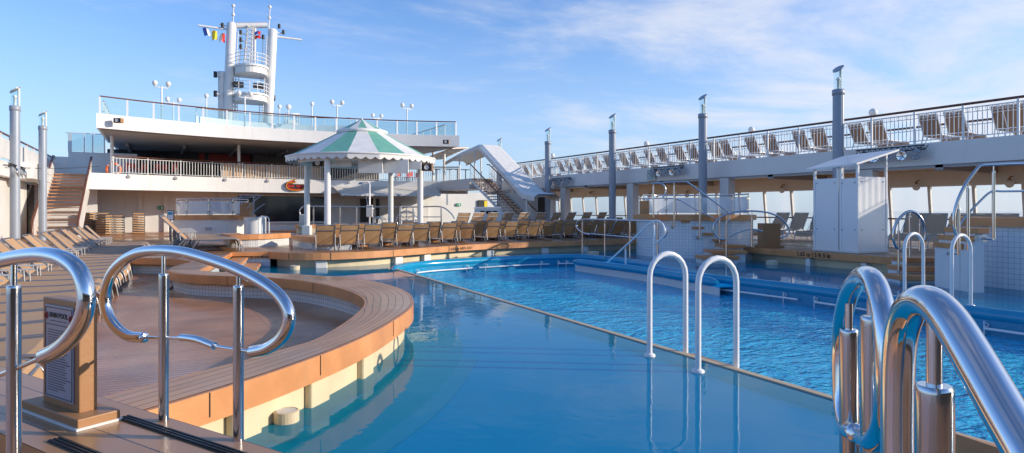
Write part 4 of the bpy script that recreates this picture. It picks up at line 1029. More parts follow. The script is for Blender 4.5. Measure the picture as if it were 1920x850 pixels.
def beam(pa,pb,rad,part,mat='white',n=8,dY=0.0):
    A=mq(*pa,dY);B=mq(*pb,dY); a=MB(); a.tube([A,B],rad,n); put(a,part,M[mat],r,b); return A,B
beam((443,48),(501,47),.30,'cross_beam',n=4)
for pa,pb,w in (((425,55),(372,48),.10),((520,69),(566,75),.10),((424,49),(411,46),.07),((521,62),(533,63),.07)): beam(pa,pb,w,'yard_arm')
for yy,h in ((128,.55),(180,.5)):
    A=mq(437,yy);B=mq(502,yy); c=(A+B)/2; c.y-=.2; w=(B-A).length/2
    a=MB(); poly=[(c.x+w*cos(t),c.y-1.9*sin(t)-.2) for t in [pi*i/14 for i in range(15)]]+[(c.x-w,c.y+1.6),(c.x+w,c.y+1.6)]
    a.prism(poly,c.z-h*.3,c.z); put(a,'platform',M['white'],r,b)
    a=MB(); a.prism([(c.x+(x-c.x)*.92,c.y+(y-c.y)*.92) for x,y in poly],c.z-h*1.4,c.z-h*.3-.003); put(a,'platform_underside',M['cream'],r,b)
    for zz in (.35,.7,1.05):
        a=MB(); a.tube([(x,y,c.z+zz) for x,y in poly[:15]],.035,5); put(a,'guard_rail',M['white'],r,b)
    for k in (0,3,6,8,11,14):
        x,y=poly[k]; a=MB(); a.tube([(x,y,c.z),(x,y,c.z+1.05)],.035,5); put(a,'guard_post',M['white'],r,b)
# lattice mast in the middle
A=mq(464,122);T=mq(469,50); a=MB()
for dx in (-.32,.32):
    for dy in (-.3,.3): a.tube([A+Vector((dx,dy,0)),T+Vector((dx*.7,dy*.7,0))],.06,5)
for k in range(9):
    for s in (1,-1):
        p=A.lerp(T,k/9);q=A.lerp(T,(k+1)/9); a.tube([p+Vector((-.32*s,-.3,0)),q+Vector((.32*s,-.3,0))],.035,4); a.tube([p+Vector((-.32,-.3,0)),p+Vector((.32,-.3,0))],.03,4)
put(a,'lattice_tower',M['white'],r,b)
beam((477,118),(478,50),.13,'signal_pole')
for pa,pb,w in (((452,62),(464,66),.07),((450,77),(464,78),.06),((450,91),(464,92),.06),((478,72),(492,71),.05)): beam(pa,pb,w,'spreader')
for pa in ((451,61),(451,75),(451,88),(417,48),(531,61),(523,50),(493,70)):
    q=mq(*pa); a=MB(); a.tube([q+Vector((0,-.1,-.2)),q+Vector((0,-.1,.2))],.13,8); put(a,'mast_lamp',M['black'],r,b)
for pa,pb in (((437,45),(437.5,10)),((504,55),(506,12)),((441,210),(441,190))):
    A,T=beam(pa,pb,.06,'antenna'); 
    for f in (.5,.97):
        q=A.lerp(T,f); a=MB(); a.ball(q,.17,8,6); put(a,'antenna_knob',M['white'],r,b)
for px,py in ((404,140),(404,176),(513,184)):
    q=mq(px,py); a=MB(); a.tube([q-Vector((0,0,.28)),q+Vector((0,0,.28))],.17,8); put(a,'side_lamp',M['black'],r,b)
    a=MB(); A=mq(px+(14 if px<460 else -8),py+2); a.tube([q,A],.10,6); put(a,'lamp_bracket',M['white'],r,b)
for px,py in ((447,159),(484,162)):
    q=mq(px,py,-.6); a=MB(); a.box(q,(.9,.5,.5)); put(a,'searchlight',M['black'],r,b)
A=mq(417,133);B=mq(417,235); a=MB(); a.tube([B+Vector((-.05,.3,0)),A+Vector((-.05,.3,0))],.33,10); put(a,'cable_duct',M['white'],r,b)
def flag(pts,mat,label,bands=None):
    q=[mq(*p,-.3) for p in pts]; c=sum(q,Vector())/4; r2,b2=wthing('signal_flag',label,'flag',c,'signal flags on the mast')
    n=8; vs=[];
    for i in range(n+1):
        u=i/n
        for j in range(n+1):
            v=j/n; p=q[0].lerp(q[1],u).lerp(q[3].lerp(q[2],u),v); p.y+=.12*sin(u*7+v*2); p.z+=.05*sin(u*5); vs.append(p)
    cells=[(i*(n+1)+j,(i+1)*(n+1)+j,(i+1)*(n+1)+j+1,i*(n+1)+j+1) for i in range(n) for j in range(n)]
    if bands:
        k=n//2*n
        a=MB(); a.add(vs,cells[:k],True); put(a,'cloth',M[bands[0]],r2,b2); a=MB(); a.add(vs,cells[k:],True); put(a,'cloth',M[bands[1]],r2,b2)
    else: a=MB(); a.add(vs,cells,True); put(a,'cloth',M[mat],r2,b2)
flag(((379,52),(391,54),(397,67),(384,68)),'flagblue','blue and white signal flag at the yard arm tip',('flagblue','flagwhite'))
flag(((397,58),(407,58),(408,73),(398,77)),'yellow','plain yellow signal flag in the middle of the yard')
flag(((411,65),(422,62),(422,79),(411,79)),'flagred','white and red signal flag next to the mast column',('flagwhite','flagred'))
flag(((478,60),(489,58),(489,64),(478,66)),'flagred','small red and blue flag high on the mast pole',('flagblue','flagred'))
flag(((478,68),(489,66),(489,71),(478,74)),'flagred','small plain red flag below the red and blue one')
def lamp_post(px,py,Y,arm,label,gr=.155,zb=ZU):
    q=onY(px,py,Y); t=thing('lamp_post',label,'lamp post',(q.x,q.y,zb),0,'white globe lamp posts on the upper deck'); h=q.z-zb
    a=MB(); a.cyl((0,0,0),(0,0,h-(.12 if arm else .1)),.05,n=8); a.build('pole',M['white_gloss'],t)
    if arm:
        a=MB(); a.tube([(-arm,0,h-.05),(-arm,0,h-.22),(arm,0,h-.22),(arm,0,h-.05)],.035,6); a.build('cross_arm',M['white_gloss'],t)
    for s in ((-arm,arm) if arm else (0,)):
        g=MB(); g.ball((s,0,h+.05),gr,14,10); g.build('globe',M['globe'],t)
        g=MB(); g.tube([(s,0,h-.14),(s,0,h-.06)],[.06,.12],8); g.build('globe_holder',M['white'],t)
for px,py,Y,arm,l in ((303,158,44.6,.36,'tall twin globe lamp post at the left end of the upper deck'),(325,188,51,.36,'twin globe lamp post behind the tall one at the upper deck left'),
    (459,177,45.8,.36,'twin globe lamp post in front of the radar mast'),(632,193,46.3,.36,'twin globe lamp post to the left of the gazebo peak'),(707,218,51.4,.36,'low twin globe lamp post right above the gazebo peak'),
    (763,199,46,.36,'twin globe lamp post near the right end of the upper deck'),(387,181,50,0,'single globe lamp post left of the radar mast'),(585,196,50,0,'single globe lamp post between mast and gazebo'),
    (524,201,52,0,'single globe lamp just right of the mast foot'),(541,202,52,0,'large single globe beside a white guard frame right of the mast foot')):
    lamp_post(px,py,Y,arm,l,.21 if px==541 else .155)
# small lamps on the outer balcony rail
for px,py,l in ((1637,211,'globe lamp on the starboard balcony just right of the nearest grey pillar'),(1409,244,'globe lamp on the starboard balcony above the tub rails'),(1212,270,'globe lamp on the starboard balcony right of the third pillar'),(963,305,'farthest globe lamp on the starboard balcony beside the canopy'),(1036,292,'globe lamp on the starboard balcony right of the fourth pillar')):
    q=onX(px,py,26.4); t=thing('balcony_lamp',l,'lamp',(q.x,q.y,3.74),0,'globe lamps on the starboard balcony'); h=q.z-3.74
    a=MB(); a.cyl((0,0,0),(0,0,h-.1),.04,n=8); a.build('pole',M['white_gloss'],t); a=MB(); a.ball((0,0,h),.17,12,8); a.build('globe',M['globe'],t)
# radar equipment frame by the mast foot
q=onY(547,208,53); r,b=wthing('equipment_frame','white tubular guard frame with gear right of the mast foot','equipment frame',(q.x,q.y,ZU))
a=MB()
for dx in (-.5,.5):
    for dy in (-.4,.4): a.cyl((q.x+dx,q.y+dy,ZU),(q.x+dx,q.y+dy,ZU+2.2),.04,n=6)
for z in (1.4,2.2): a.tube([(q.x-.5,q.y-.4,ZU+z),(q.x+.5,q.y-.4,ZU+z),(q.x+.5,q.y+.4,ZU+z),(q.x-.5,q.y+.4,ZU+z)],.04,6,True)
put(a,'frame',M['white'],r,b); a=MB(); a.box((q.x,q.y,ZU+.9),(.7,.6,1.7),0,.05); put(a,'gear_box',M['white_soft'],r,b)
# ---- sun loungers -----------------------------------------------------------------------------
def make_lounger(ang, sling, frame, arms=True, length=1.25, w=.62, hz=.34, back=.78, curl=True, leg_out=.0, steep_legs=False, slab_th=.012):
    """feet towards +x, hinge over the origin; ang = lift of the back"""
    t=thing('sun_lounger','','sun lounger'); hw=w/2; ca,sa=cos(ang),sin(ang)
    tipx,tipz=-back*ca,hz+back*sa
    a=MB()
    for s in (-hw,hw):
        pts=[(-.04,s,hz),(length*.5,s,hz-.015),(length-.08,s,hz)]
        if curl: pts+=[(length+.02,s,hz-.035),(length+.09,s,hz-.12),(length+.13,s,.0)]
        a.tube(pts,.017,8,sub=3)
        if not curl: a.tube([(length-.1,s,hz),(length-.02,s,0)],.017,8)
    a.tube([(length+(.05 if curl else -.05),-hw,hz-.06),(length+(.05 if curl else -.05),hw,hz-.06)],.014,6)
    a.tube([(0,-hw,hz),(0,hw,hz)],.014,6); a.build('seat_frame',M[frame],t)
    a=MB()
    for s in (-hw+.02,hw-.02): a.tube([(0,s,hz+.01),(tipx*.5,s,(hz+tipz)/2),(tipx,s,tipz)],.016,8)
    a.tube([(tipx,-hw+.02,tipz),(tipx,hw-.02,tipz)],.016,8); a.tube([(tipx*.8,-hw+.02,hz+back*sa*.8-.035),(tipx*.8,hw-.02,hz+back*sa*.8-.035)],.013,6); a.build('back_frame',M[frame],t)
    def slab(path,th=slab_th):
        vs=[];n=len(path)
        for (x,z) in path:
            for s in (-hw+.022,0,hw-.022): vs.append((x,s,z-(.012 if s==0 else 0)))
        for (x,z) in path:
            for s in (-hw+.022,0,hw-.022): vs.append((x,s,z-th-(.012 if s==0 else 0)))
        o=3*n; fs=[]
        for i in range(n-1):
            for k in (0,1): fs+=[(3*i+k,3*i+3+k,3*i+4+k,3*i+k+1),(o+3*i+k+1,o+3*i+4+k,o+3*i+3+k,o+3*i+k)]
            fs+=[(3*i,o+3*i,o+3*i+3,3*i+3),(3*i+2,3*i+5,o+3*i+5,o+3*i+2)]
        fs+=[(0,1,o+1,o),(1,2,o+2,o+1),(3*n-3,o+3*n-3,o+3*n-2,3*n-2),(3*n-2,o+3*n-2,o+3*n-1,3*n-1)]
        m=MB(); m.add(vs,fs,False); return m
    sp=[(.03,hz+.012),(length*.3,hz+.002),(length*.6,hz-.002),(length-.08,hz+.012)]
    if curl: sp+=[(length+.01,hz-.015),(length+.07,hz-.075),(length+.105,hz-.16)]
    slab(sp).build('seat_sling',M[sling],t)
    slab([(-.03*ca,hz+.03*sa+.01),(tipx*.5,(hz+tipz)/2+.004),(tipx*.98,tipz-.01)]).build('back_sling',M[sling],t)
    for s in (-hw,hw):
        a=MB(); a.tube([(-.02,s,hz),(-.30 if not steep_legs else -.12,s,0)],.016,8); a.build('leg',M[frame],t); a=MB(); a.tube([(.30,s,hz-.01),(.12,s,0)],.014,6); a.build('leg',M[frame],t)
        if sa>.1:
            a=MB(); a.tube([(tipx*.55,s*.96,hz+back*sa*.55),(-.30 if ang<1 else .22,s*.96,hz*.55 if ang<1 else hz-.01)],.011,6); a.build('back_prop',M[frame],t)
    if arms:
        for s in (-hw-.03,hw+.03):
            a=MB(); a.box((.02,s,hz+.19),(.40,.045,.022),0,.006); a.tube([(.16,s,hz+.19),(.17,s,hz-.01)],.012,6); a.tube([(-.12,s,hz+.19),(-.10,s,hz-.01)],.012,6); a.build('armrest',M['alu_light'],t)
    return t
protos={'low':make_lounger(radians(47),'sling','alu',w=.80,back=.84,hz=.33),'up':make_lounger(radians(57),'sling','alu',False,w=.53,hz=.15,back=.66,length=1.15,steep_legs=True),
 'low2':make_lounger(radians(41),'sling','alu',w=.80,back=.84,hz=.33),
 'up2':make_lounger(radians(51),'sling','alu',False,w=.53,hz=.15,back=.68,length=1.15,steep_legs=True),
 'taupe':make_lounger(radians(58),'sling_taupe','alu_light',False),'flat':make_lounger(0.0,'sling','alu',False,1.15,.66,.13,.72,False,slab_th=.07),
 'white':make_lounger(radians(62),'sling_shaded','white_gloss',False,steep_legs=True)}
used_p=set()
def lounger(kind,x,y,z,rz,label,group):
    p=protos[kind]
    o=p if kind not in used_p else copy_tree(p); used_p.add(kind)
    o.location=(x,y,z); o.rotation_euler=(0,0,rz+(random.random()-.5)*(.05 if kind in('flat','low','low2') else .15)); tag(o,label,'sun lounger',group); return o
# port row, heads to the left, feet along X=-.6
N=23
for k in range(N):
    Y=5.7+k*.945; x=-2.27+.026*k+.06*random.random()+(.12 if k<4 else 0)
    lounger('low2' if k%5 in (1,3) else 'low',x,Y,ZD,0,f'{ORD[k+1]} tan lounger from the near end of the long port-side row','tan loungers in the long port-side row')
# a short row on the terrace by the left tub
for k in range(6):
    lounger('low',.62,19.2+k*.75,ZT,radians(-8),f'{ORD[k+1]} lounger from the near end of the short terrace row before the left tub','loungers on the terrace before the left tub')
# rows on the far terrace with their backs to the pool
G='tan loungers on the far terrace facing away from the pool'
F1=[612,656,697,756,791,843,877,925,958,1001,1029,1069,1098,1131,1159,1187]
def fy(px):
    for (x0,y0),(x1,y1) in zip(((506,472),(620,474),(700,471),(770,466.5),(840,461.5),(900,457.8),(1000,454),(1100,451)),((620,474),(700,471),(770,466.5),(840,461.5),(900,457.8),(1000,454),(1100,451),(1215,448))):
        if x0<=px<=x1: return y0+(y1-y0)*(px-x0)/(x1-x0)
for k,px in enumerate(F1):
    p=P(px-2,fy(px)-3.2,ZT); lounger('up2' if k in (3,6,10,12,14) else 'up',p.x+.05*random.random(),p.y+.10+.12*random.random(),ZT,radians(82+8*random.random()),f'{ORD[k+1]} tan lounger from the left in the front row on the far terrace',G)
F2=[640,676,733,772,818,862,902,942,985,1016,1050,1084,1113,1145,1175]
for k,px in enumerate(F2):
    p=P(px-2,fy(px)-3.2,ZT); d=p.xy.normalized(); q=p.xy+d*2.1+Vector((0,.3)); lounger('up',q.x,q.y,ZT,radians(84+5*random.random()),f'{ORD[k+1]} tan lounger from the left in the second row on the far terrace',G)
F3=[862,889,915,944,974,1006,1034,1062,1092,1120]
for k,px in enumerate(F3):
    a_=P(px,fy(px)-3,ZT).xy; q=a_+a_.normalized()*(6.2+.25*k); lounger('taupe',q.x,q.y,ZT,radians(100+random.random()*6),f'{ORD[k+1]} grey-brown lounger from the left in the third far terrace row','grey-brown loungers in the third terrace row')
for k in range(12):
    lounger('up',23.0+.0*k,20.4+k*.92,ZT,radians(0+4*random.random()),f'{ORD[k+1]} tan lounger from the near end of the row by the starboard windows','tan loungers by the starboard window screen')
# starboard terrace, grey-brown, feet to the pool
for k,(px,py) in enumerate(((1418,447),(1452,449),(1492,452),(1672,461),(1712,463),(1757,465),(1800,467),(1845,470))):
    p=P(px,py,ZT); p=p.xy+Vector((1.0,.2))
    lounger('taupe',p.x+.5,p.y,ZT,radians(186+random.random()*10),f'{ORD[k+1]} grey-brown lounger from the left on the starboard terrace around the white cabin','grey-brown loungers on the starboard terrace')
# starboard balcony
G='tan loungers behind the white starboard balcony railing'
k=0
for px in (1902,1880,1789,1741,1643,1607,1533,1499,1442,1408,1360,1338,1296,1272,1240,1216,1187,1168,1138,1118,1100,1082,1065,1050,1012,998,985):
    p=onX(px,260,XB+.75); k+=1
    lounger('white',p.x+.25,p.y,3.74,radians(-3+random.random()*8),f'{ORD[k]} tan lounger from the right behind the starboard balcony railing',G)
# stacks by the port wall
def stack(px,cd,n,label,rz):
    c=camw((px-960)/FP*cd,cd)
    for k in range(n):
        lounger('flat',c.x,c.y,ZD+k*.15,rz,f'{ORD[k+1]} lounger up in the {label}','stacked loungers by the port wall')
stack(174,40.5,9,'tan lounger stack nearest the open stair',radians(60)); stack(203,39.5,8,'middle tan lounger stack by the port wall',radians(60)); stack(260,41,9,'tan lounger stack right of the white pilaster',radians(90))

# ---- gazebo ---------------------------------------------------------------------------------------
gc=camw((679-960)/FP*28,28); GZ=3.72
r,b=wthing('gazebo','round gazebo with green and white striped canopy over the small pool','gazebo',(gc.x,gc.y,.4))
NG=16; R0g,R1g=3.16,.80; ga0=radians(19)
u=Vector((CT,-ST,0)); v=Vector((ST,CT,0))
pt=lambda R,k,z: Vector((gc.x+R*cos(ga0+2*pi*k/NG),gc.y+R*sin(ga0+2*pi*k/NG),z))
for k in range(NG):
    a=MB(); n=6; vs=[];fs=[]
    for i in range(n+1):
        f=i/n; R=R0g+(R1g-R0g)*f; z=GZ+.03+(4.95-GZ)*(f**1.06); vs+=[pt(R,k,z),pt(R,k+1,z)]
    vs+=[p-Vector((0,0,.03)) for p in vs]; o=2*(n+1)
    fs=[(2*i,2*i+1,2*i+3,2*i+2) for i in range(n)]+[(o+2*i+2,o+2*i+3,o+2*i+1,o+2*i) for i in range(n)]
    a.add(vs,fs); put(a,'canopy_gore',M['green'] if k%2 else M['awn_white'],r,b)
    a=MB(); a.add([pt(1.0,k,4.98),pt(1.0,k+1,4.98),Vector((gc.x,gc.y,5.50))],[(0,1,2)]); a.add([pt(1.02,k,4.84),pt(1.02,k+1,4.84),pt(1.02,k+1,4.98),pt(1.02,k,4.98)],[(0,1,2,3)]); put(a,'cupola_gore',M['awn_white'] if k%2 else M['green'],r,b)
a=MB(); a.tube([pt(1.03,k,4.91) for k in range(NG)],.085,8,True); put(a,'cupola_ring',M['awn_white'],r,b)
a=MB(); a.tube([Vector((gc.x,gc.y,5.47)),Vector((gc.x,gc.y,5.55))],[.05,.02],8); put(a,'finial',M['awn_white'],r,b)
a=MB(); a.tube([pt(R0g+.01,k,GZ+.03) for k in range(NG)],.045,8,True); put(a,'eave_rail',M['awn_white'],r,b)
scalloped(r,b,[pt(R0g+.02,k,0) for k in range(NG+1)],GZ+.04,.15,.10,M['awn_white'],per=.37)
a=MB(); a.tube([pt(2.62,k,GZ-.12) for k in range(NG)],.12,4,True); put(a,'ring_beam',M['cream'],r,b)
a=MB(); a.lathe([(3.05,0),(.5,.55)],(gc.x,gc.y,GZ-.02),NG,False); put(a,'ceiling_lining',M['cream'],r,b)
cols=[(-.75,-2.65),(2.65,-.75),(.75,2.65),(-2.65,.75)]
for (x,y) in cols:
    p=gc+u*x+v*y; a=MB(); a.tube([(p.x,p.y,.42),(p.x,p.y,3.66)],.125,16); put(a,'column',M['white_gloss'],r,b)
    a=MB(); a.box((p.x,p.y,.62),(.36,.36,.42),-TH,.02); put(a,'column_base',M['white'],r,b)
for (x0,x1,dy) in ((-1.2,-.1,-2.1),(.42,1.30,-2.45),(1.34,2.15,-2.1)):
    pass
for (pa,pb,z0,z1,cd) in ((672,718,298,325,25.6),(720,766,299,325,25.8),(766,790,303,318,26.2),(622,660,297,313,25.8)):
    A=Q(pa,z0,cd);B=Q(pb,z1,cd); c=(A+B)/2; a=MB(); a.box(c,((B-A).xy.length,.10,abs(A.z-B.z)),-TH,.012); put(a,'hanging_panel',M['awn_white'],r,b)
def speaker(px,py,cd,label,s=.36,rz=-TH):
    c=Q(px,py,cd); t=thing('wall_speaker',label,'loudspeaker',(c.x,c.y,c.z-s*.4),rz,'dark square loudspeakers')
    a=MB(); a.box((0,.12,s*.4),(s*1.25,.30,s*.8),0,.02); a.build('cabinet',M['teak_dark'] ,t)
    a=MB(); a.box((0,-.035,s*.4),(s*1.16,.02,s*.72)); a.build('grille',M['black'],t)
    a=MB(); a.lathe([(.0,-.0),(s*.13,.02),(s*.24,.045),(s*.28,.05)],(0,0,0),20); 
    a.v=[(x,-.05-z*.3,s*.4+y) for x,y,z in a.v]; a.build('cone',M['cream'],t)
speaker(596,306,26.2,'dark loudspeaker under the left side of the gazebo canopy')
speaker(800,314,26.6,'dark loudspeaker under the right side of the gazebo canopy')
speaker(220,226,36.3,'dark loudspeaker on the left end of the upper deck fascia',.34)
speaker(836,266,45.5,'dark loudspeaker on the right end of the upper deck fascia',.34)

# small pool under the gazebo: coaming, water, steel rail
r,b=wthing('pool_coaming','low teak capped coaming with white tile in front of the gazebo','pool coaming',P(500,445,.75))
zc2=.78
cl=smooth_line([P(x,y,zc2) for x,y in((415,437.5),(424,440),(440,440.5),(500,439.5),(545,437))],4)
a=MB(); a.wall(cl,zc2-.15,zc2,.5); put(a,'teak_cap',M['teak'],r,b); a=MB(); a.wall(offset(cl,.06),ZT,zc2-.14,.3); put(a,'tile_wall',M['tile_near'],r,b)
r,b=wthing('pool_coaming','short teak capped coaming left of the first terrace lounger','pool coaming',P(570,450,.75))
cl=smooth_line([P(x,y,.74) for x,y in((545,441.5),(565,444),(600,446.5),(660,446))],4)
a=MB(); a.wall(cl,.60,.75,.5); put(a,'teak_cap',M['teak'],r,b); a=MB(); a.wall(offset(cl,.06),ZT,.61,.3); put(a,'tile_wall',M['tile_near'],r,b)
c=gc.xy
w=MB(); w.lathe([(.01,0),(3.4,0)],(c.x-1.2,c.y+.9,.42),40,False); w.build('small_pool_water',M['water_pool'],**S)
w=MB(); w.lathe([(.01,0),(3.4,0)],(c.x-1.2,c.y+.9,.404),40,False); w.build('small_pool_floor',M['pool_wall'],**S)
r,b=wthing('pool_coaming','far teak and cream bench curving behind the small pool water','pool coaming',P(540,424,.6))
cl=[Vector((c.x-1.2+3.6*cos(t),c.y+.9+3.6*sin(t))) for t in [pi*.06+pi*.50*i/24 for i in range(25)]]
a=MB(); a.wall(cl,.62,.80,-.5); put(a,'teak_cap',M['teak'],r,b); a=MB(); a.wall(cl,ZT,.63,-.3); put(a,'plinth',M['plinth'],r,b)
gp=camw((700-960)/FP*31.8,31.8)
plane_rail('long steel guard rail with posts round the small pool behind the gazebo columns',gp,(CT,-ST),
 [(564,405),(562,396),(566,390),(575,387),(640,387.5),(700,388),(780,388.5),(826,388),(845,400),(852,410)],[(574,390,428,387),(588,392,430,387),(638,391,432,388),(669,391,432,388),(700,391,428,388),(750,391,428,388),(775,391,428,388),(827,391,424,388)],
 [((735,412),(700,410)),((752,407),(775,407)),((780,407),(826,407))],.030,.034)
r,b=wthing('steel_cabinet','small brushed steel control box on the small pool rail','cabinet',Q(571,428,29.5))
A=Q(563,402,30.8);B=Q(578,427,30.8); a=MB(); a.box((A+B)/2,(.40,.25,abs(A.z-B.z)),-TH,.02); put(a,'body',M['cream'],r,b); a=MB(); a.box((A+B)/2-Vector((ST*.13,CT*.13,0)),(.32,.012,abs(A.z-B.z)*.85),-TH); put(a,'door',M['alu_light'],r,b)
# wheeled lift behind the rail
for i,(px,w_,lab) in enumerate(((762,21,'white framed pool lift with a big wheel behind the gazebo'),)):
    cd=33.5; r,b=wthing('pool_lift',lab,'pool lift',Q(px,428,cd))
    a=MB()
    for x0,y0,x1,y1 in ((751,388,778,388),(751,399,778,399),(763,388,763,412),(752,388,752,428),(775,388,775,428)): a.tube([Q(x0,y0,cd),Q(x1,y1,cd)],.05,6)
    put(a,'frame',M['white_gloss'],r,b)
    cc=Q(762,414,cd-.3); a=MB(); a.tube([cc+u*(.5*cos(t))+Vector((0,0,.5*sin(t))) for t in [2*pi*i/24 for i in range(24)]],.03,6,True)
    for t in range(8): a.tube([cc,cc+u*(.5*cos(t*pi/4))+Vector((0,0,.5*sin(t*pi/4)))],.012,4)
    put(a,'wheel',M['steel2'],r,b)
r,b=wthing('shower_post','slim white shower post on the deck left of the gazebo right column','shower',Q(693,425,38))
a=MB(); a.tube([Q(693,428,38),Q(693,345,38),Q(690,341,38),Q(676,343,38)],.05,8); put(a,'pipe',M['white_gloss'],r,b); a=MB(); a.tube([Q(676,342,38),Q(676,346,38)],[.06,.16],10); put(a,'shower_head',M['steel2'],r,b); a=MB(); a.box(Q(693,396,37.8),(.36,.2,.7),-TH,.02); put(a,'control_box',M['cream'],r,b)
a=MB(); a.tube([Q(682,343,38),Q(690,390,38)],.02,5); put(a,'hose',M['white'],r,b)
# ---- raised whirlpool tubs ----------------------------------------------------------------------
def arc_pts(c,R,a0,a1,n=28): return [Vector((c[0]+R*cos(a0+(a1-a0)*i/n),c[1]+R*sin(a0+(a1-a0)*i/n))) for i in range(n+1)]
def tub(c,R,zr,zb,label,tile='tile',water=True):
    r,b=wthing('whirlpool_tub',label,'whirlpool tub',(c[0],c[1],zb))
    a=MB(); L=arc_pts(c,R,0,2*pi,48)[::-1]; a.wall(L,zb-.2,zr-.16); put(a,'tile_wall',M[tile],r,b)
    a=MB(); A=arc_pts(c,R+.10,0,2*pi,48);B=arc_pts(c,R-.45,0,2*pi,48); a.band(A,B,zr); a.band(B,A,zr-.17); a.wall(A,zr-.17,zr-.001); a.wall(B,zr-.5,zr-.001); put(a,'teak_rim',M['teak'],r,b)
    a=MB(); a.lathe([(.01,0),(R-.46,0)],(c[0],c[1],zr-.18),36,False); put(a,'water',M['rim'],r,b)
    return r,b
r1,b1=tub(tub1,TR,1.36,0,'white tiled round whirlpool tub with teak rim beside the starboard terrace')
r2,b2=tub(tub2,1.9,1.36,0,'white tiled round whirlpool tub cut by the right edge of the photo')
c3=camw((402-960)/FP*30.5,30.5).xy
r3,b3=tub(c3,1.75,1.28,.05,'cream round whirlpool tub with glass screen at the far left','white_soft')
# glass screens
def screen(r,b,c,R,a0,a1,z0,z1,n,mat='glass_frost'):
    L=arc_pts(c,R,a0,a1,n*4)
    a=MB(); a.tube([(p.x,p.y,z1) for p in L],.025,8); put(a,'screen_rail',M['steel2'],r,b)
    for k in range(n+1):
        p=L[k*4]; a=MB(); a.cyl((p.x,p.y,z0),(p.x,p.y,z1),.022,n=8); 
        for z in (z0+.15,z1-.15): a.box((p.x,p.y,z),(.10,.06,.05))
        put(a,'screen_post',M['steel2'],r,b)
    for k in range(n):
        a=MB(); a.wall(L[k*4:k*4+5],z0+.05,z1-.08,.012); put(a,'screen_pane',M[mat],r,b)
f3=atan2(-c3.y,-c3.x)
screen(r3,b3,c3,1.6,f3-1.45,f3+1.15,1.28,2.02,4)
f1=atan2(-tub1.y,-tub1.x)
screen(r1,b1,tub1,1.75,f1+pi-1.6,f1+pi+1.3,1.36,2.05,4)
p=camw((894-960)/FP*28,28)
a=MB(); q=Q(462,400,28.9); a.box((q.x,q.y,1.55),(.42,.42,.62),-TH,.01); put(a,'teak_post',M['teak_dark'],r3,b3)
a=MB(); q=Q(391,441-7,28.6); a.box((q.x,q.y,.68),(.28,.06,.13),-TH); put(a,'vent_grille',M['grey_post'],r3,b3)
a=MB(); q=Q(1208,392,19.9); a.box((q.x,q.y,1.58),(.26,.26,.44),-TH,.008); put(a,'teak_post',M['teak_dark'],r1,b1)
a=MB(); A=Q(1192,405,20.0);B=Q(1224,405,20.0); a.box(((A+B)/2).to_tuple()[:2]+(1.30,),(.55,.5,.16),-TH,.006); put(a,'teak_corner',M['teak'],r1,b1)
a=MB(); q=Q(478,440,29); a.cyl((q.x,q.y,.05),(q.x,q.y,1.10),.46,n=32); a.cyl((q.x,q.y,1.10),(q.x,q.y,1.20),.48,n=32); put(a,'side_block',M['white'],r3,b3)
plane_rail('dark steel stair rails on the right side of the far left tub',camw((455-960)/FP*28.4,28.4),(CT,-ST),
 [[(432,395),(429,385),(432,376),(440,371),(480,370)],[(455,385),(449,375),(452,368),(460,366),(492,367)],[(462,392),(478,376),(490,367)],[(470,402),(485,390),(496,383)]],[(476,372,414,367)],(),.02,.024,mat='grey_post')
# stairs climbing tub one, treads of teak
def tread(name,label,cat,items,base,group=None):
    r,b=wthing(name,label,cat,base,group)
    for (x0,x1,y,cd,dep,th,ris) in items:
        A=Q(x0,y,cd);B=Q(x1,y,cd); c=(A+B)/2; w=(B-A).xy.length; d=Vector((ST,CT,0))
        c=c+d*(dep/2); a=MB(); a.box((c.x,c.y,c.z-th/2),(w,dep,th),-TH,.006); put(a,'tread',M['teak'],r,b)
        if ris:
            cc=c+d*.05; a=MB(); a.box((cc.x,cc.y,(c.z-th-.2)/2),(w-.06,dep-.1,c.z-th+.2),-TH); put(a,'riser',M['white'],r,b)
tread('tub_steps','five small teak steps climbing left to the tiled tub rim','steps',
 [(1279,1302,414,19.9,1.0,.07,1),(1298,1321,425.5,19.8,1.0,.07,1),(1319,1341,437,19.7,1.0,.07,1),(1339,1360,449,19.6,1.0,.07,1)],P(1320,487,0))
tread('terrace_steps','teak steps rising from the water to the starboard terrace beside the tub','steps',
 [(1356,1398,460,18.9,.9,.08,1),(1336,1402,470.5,18.35,.9,.09,1),(1316,1387,481,17.9,.7,.09,1)],P(1350,492,0))
tread('terrace_steps','wide teak steps with white risers between cabin and right-hand tub','steps',
 [(1700,1806,484,13.9,.6,.10,1),(1694,1812,500.5,13.5,.6,.10,1),(1690,1816,517.5,13.1,.6,.10,1)],P(1750,535,0))
tread('tub_steps','small teak steps climbing to the rim of the right-hand tub','steps',
 [(1832,1856,428,11.6,.9,.10,1),(1819,1836,443,11.7,.9,.10,1),(1803,1822,458,11.9,.8,.10,1)],P(1840,535,0))
# teak locker by the arch rail
c=P(1446,463,ZT); r,b=wthing('teak_locker','plain brown teak locker box behind the oval arch rail','locker',(c.x,c.y,ZT))
A=P(1430,465,ZT);w=34/FP*cdepth(A.x,A.y); cc=A+Vector((CT,-ST,0))*w/2+Vector((ST,CT,0))*.2
a=MB(); a.box((cc.x,cc.y,ZT+.37),(w,.4,.70),-TH,.008); put(a,'body',M['teak_dark'],r,b)
a=MB(); a.box((cc.x,cc.y,ZT+.03),(w*1.35,.46,.06),-TH,.006); put(a,'plinth',M['teak_dark'],r,b)

